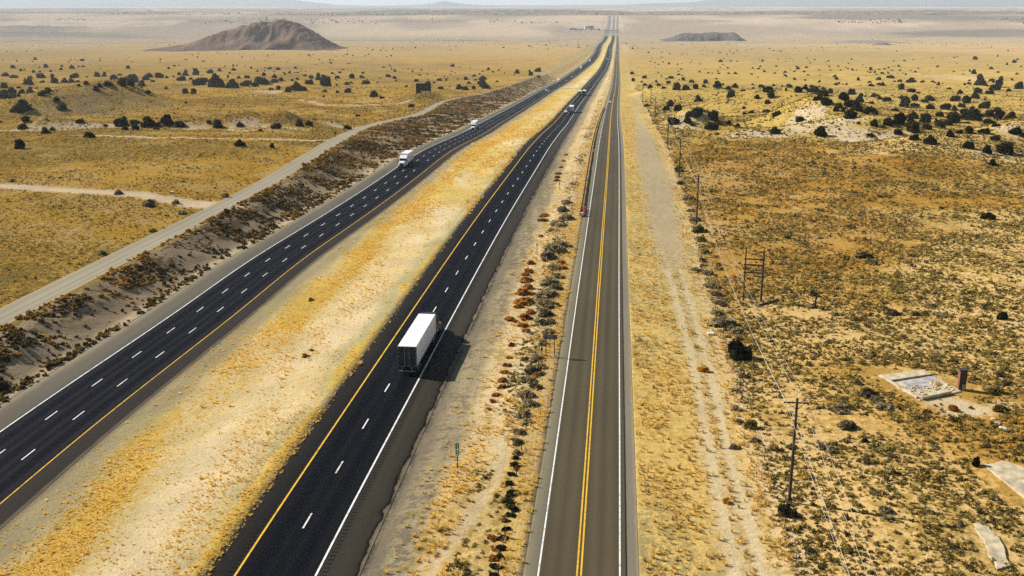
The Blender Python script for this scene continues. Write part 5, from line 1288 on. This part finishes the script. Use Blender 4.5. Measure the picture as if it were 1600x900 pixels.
# ------------------------------------------------------------------ far settlement
M_BW = simple('white_building', (.78, .78, .76), .6, noise=.03, scale=.1); M_BBL = simple('blue_grey_cladding', (.22, .27, .36), .5, noise=.05, scale=.1); M_ROOF = simple('metal_roof', (.80, .80, .80), .5)
def building(px0, px1, py, hpx, label, m, cat='building', depth=22, name='building', tower=False):
    X, Y, Z = hit((px0 + px1) / 2, py); s = pxm(X, Y, Z); w = (px1 - px0) / s / 2; h = hpx / s
    o = empty(name, (X, Y, Z)); MB().box(-w, w, 0, depth, -3, h).obj('wall', m, o)
    MB().box(-w - .6, w + .6, -.6, depth + .6, h, h + .8).obj('roof', M_ROOF, o)
    win = MB()
    nf = max(1, int(h / 4)); nc = max(2, int(w / 3))
    for f in range(nf):
        for c in range(nc):
            x = -w + (c + .5) * 2 * w / nc; z = (f + .35) * h / nf; win.box(x - w / nc * .55, x + w / nc * .55, -.08, -.003, z, z + h / nf * .4)
    win.obj('window', M_GLS, o); return tag(o, label, cat)
building(918, 927.5, 46, 5.5, 'blue grey hotel tower of the far roadside casino', M_BBL)
building(913.5, 917.7, 45.5, 5, 'white tower block beside the blue grey hotel tower', M_BW)
building(919, 922.5, 47, 2.2, 'small white annex in front of the blue grey hotel tower', M_BW, depth=8)
building(889, 901, 46.5, 2.6, 'long low hall with pale roof among the casino buildings', M_BBL, depth=30)
building(901.8, 912, 46.8, 2.2, 'low white hall between the long hall and the towers', M_BW, depth=26)
building(934, 937.5, 47.5, 2.6, 'small dark red building between hotel tower and highway', simple('red_building', (.25, .08, .07), .7), depth=10)
building(936.5, 940, 23.5, 1.3, 'tiny white building on the far rise beside the road', M_BW, depth=12)
tm_ = MB().box(-1.3, 1.3, -8, 8, 1.1, 4.1).box(-1.2, 1.2, 8.5, 11, .8, 3.6).tube((-1.1, -6, .5), (1.1, -6, .5), .5).tube((-1.1, 9.5, .5), (1.1, 9.5, .5), .5).mesh('parked_truck', M_BW)
for i, (px, py) in enumerate(((872, 48.6), (876, 49), (880, 48.2), (890, 49.4), (898, 49.2), (903, 49), (907, 48.6))):
    X, Y, Z = hit(px, py); o = link('parked_truck', tm_, None, (X, Y, Z)); o.rotation_euler.z = R(70 + 9 * i)
    tag(o, f'{ORD[i]} white truck from the left parked before the casino buildings', 'truck', 'white trucks parked before the casino')
# overpass
Y = 5150.; o = empty('overpass', (float(cR(Y)) - 8, Y, float(prof(Y))))
MB().box(-38, 38, -6, 6, 6.0, 7.6).obj('deck', simple('bridge_concrete', (.16, .15, .14), .8, scale=.2), o)
for k in (-26, -2, 22): MB().box(k - .8, k + .8, -4, 4, -2, 6.0).obj('pier', simple('pier_concrete', (.3, .28, .25), .8, scale=.2), o)
for yy in (-6.02, 5.9): MB().box(-38, 38, yy, yy + .12, 7.6, 8.6).obj('parapet', simple('parapet_concrete', (.2, .19, .18), .8, scale=.2), o)
tag(o, 'distant dark overpass crossing all the roads', 'overpass')
#PART5
# ------------------------------------------------------------------ haze
HZ = 1300
hz = MB().box(-34000, 34000, -400, 47500, -160, HZ)
m, nt, N, L = mat('pale_haze'); out = N.new('ShaderNodeOutputMaterial'); pv = N.new('ShaderNodeVolumePrincipled')
pv.inputs['Density'].default_value = 4.8e-5; pv.inputs['Color'].default_value = (.70, .81, .92, 1); pv.inputs['Anisotropy'].default_value = .15
L.new(pv.outputs[0], out.inputs['Volume'])
h = hz.obj('haze', m); tag(h, 'pale dusty haze over the whole plain', 'haze', kind='stuff'); h.visible_shadow = True

# ------------------------------------------------------------------ light, sky, camera
SUN_EL, SUN_AZ = R(34), math.atan2(-.90, .42)      # direction the sun stands in: x=-.90, y=.42 (left, a little ahead)
w = bpy.data.worlds.new('World'); sc.world = w; w.use_nodes = True
N, L = w.node_tree.nodes, w.node_tree.links; N.clear()
sky = N.new('ShaderNodeTexSky'); sky.sky_type = 'NISHITA'; sky.sun_disc = False; sky.sun_elevation = SUN_EL; sky.sun_rotation = SUN_AZ
sky.altitude = 1700; sky.dust_density = 1.2
bg = N.new('ShaderNodeBackground'); bg.inputs['Strength'].default_value = .05
wo = N.new('ShaderNodeOutputWorld'); L.new(sky.outputs[0], bg.inputs[0]); L.new(bg.outputs[0], wo.inputs[0])
sun = bpy.data.lights.new('sun', 'SUN'); sun.energy = 5.0; sun.angle = R(.5); sun.color = (1, .95, .86)
so = bpy.data.objects.new('sun', sun); COL.objects.link(so)
sd = Vector((math.sin(SUN_AZ) * math.cos(SUN_EL), math.cos(SUN_AZ) * math.cos(SUN_EL), math.sin(SUN_EL)))
so.rotation_euler = (-sd).to_track_quat('-Z', 'Y').to_euler(); so.location = sd * 300

cam = bpy.data.cameras.new('camera'); cam.sensor_width = 36; cam.lens = 36 * FPX / 1600; cam.clip_end = 90000; cam.clip_start = .5
co = bpy.data.objects.new('camera', cam); COL.objects.link(co); co.location = (0, 0, HCAM); co.rotation_euler = (R(90) - PITCH, 0, 0)
sc.camera = co
sc.view_settings.view_transform = 'Standard'; sc.view_settings.look = 'None'; sc.view_settings.gamma = 1; sc.view_settings.exposure = .76
sc.view_settings.use_curve_mapping = False
cy = sc.cycles; cy.max_bounces = 6; cy.diffuse_bounces = 2; cy.glossy_bounces = 2; cy.volume_bounces = 1; cy.transparent_max_bounces = 4
cy.use_denoising = False; cy.caustics_reflective = False; cy.caustics_refractive = False; cy.volume_max_steps = 64
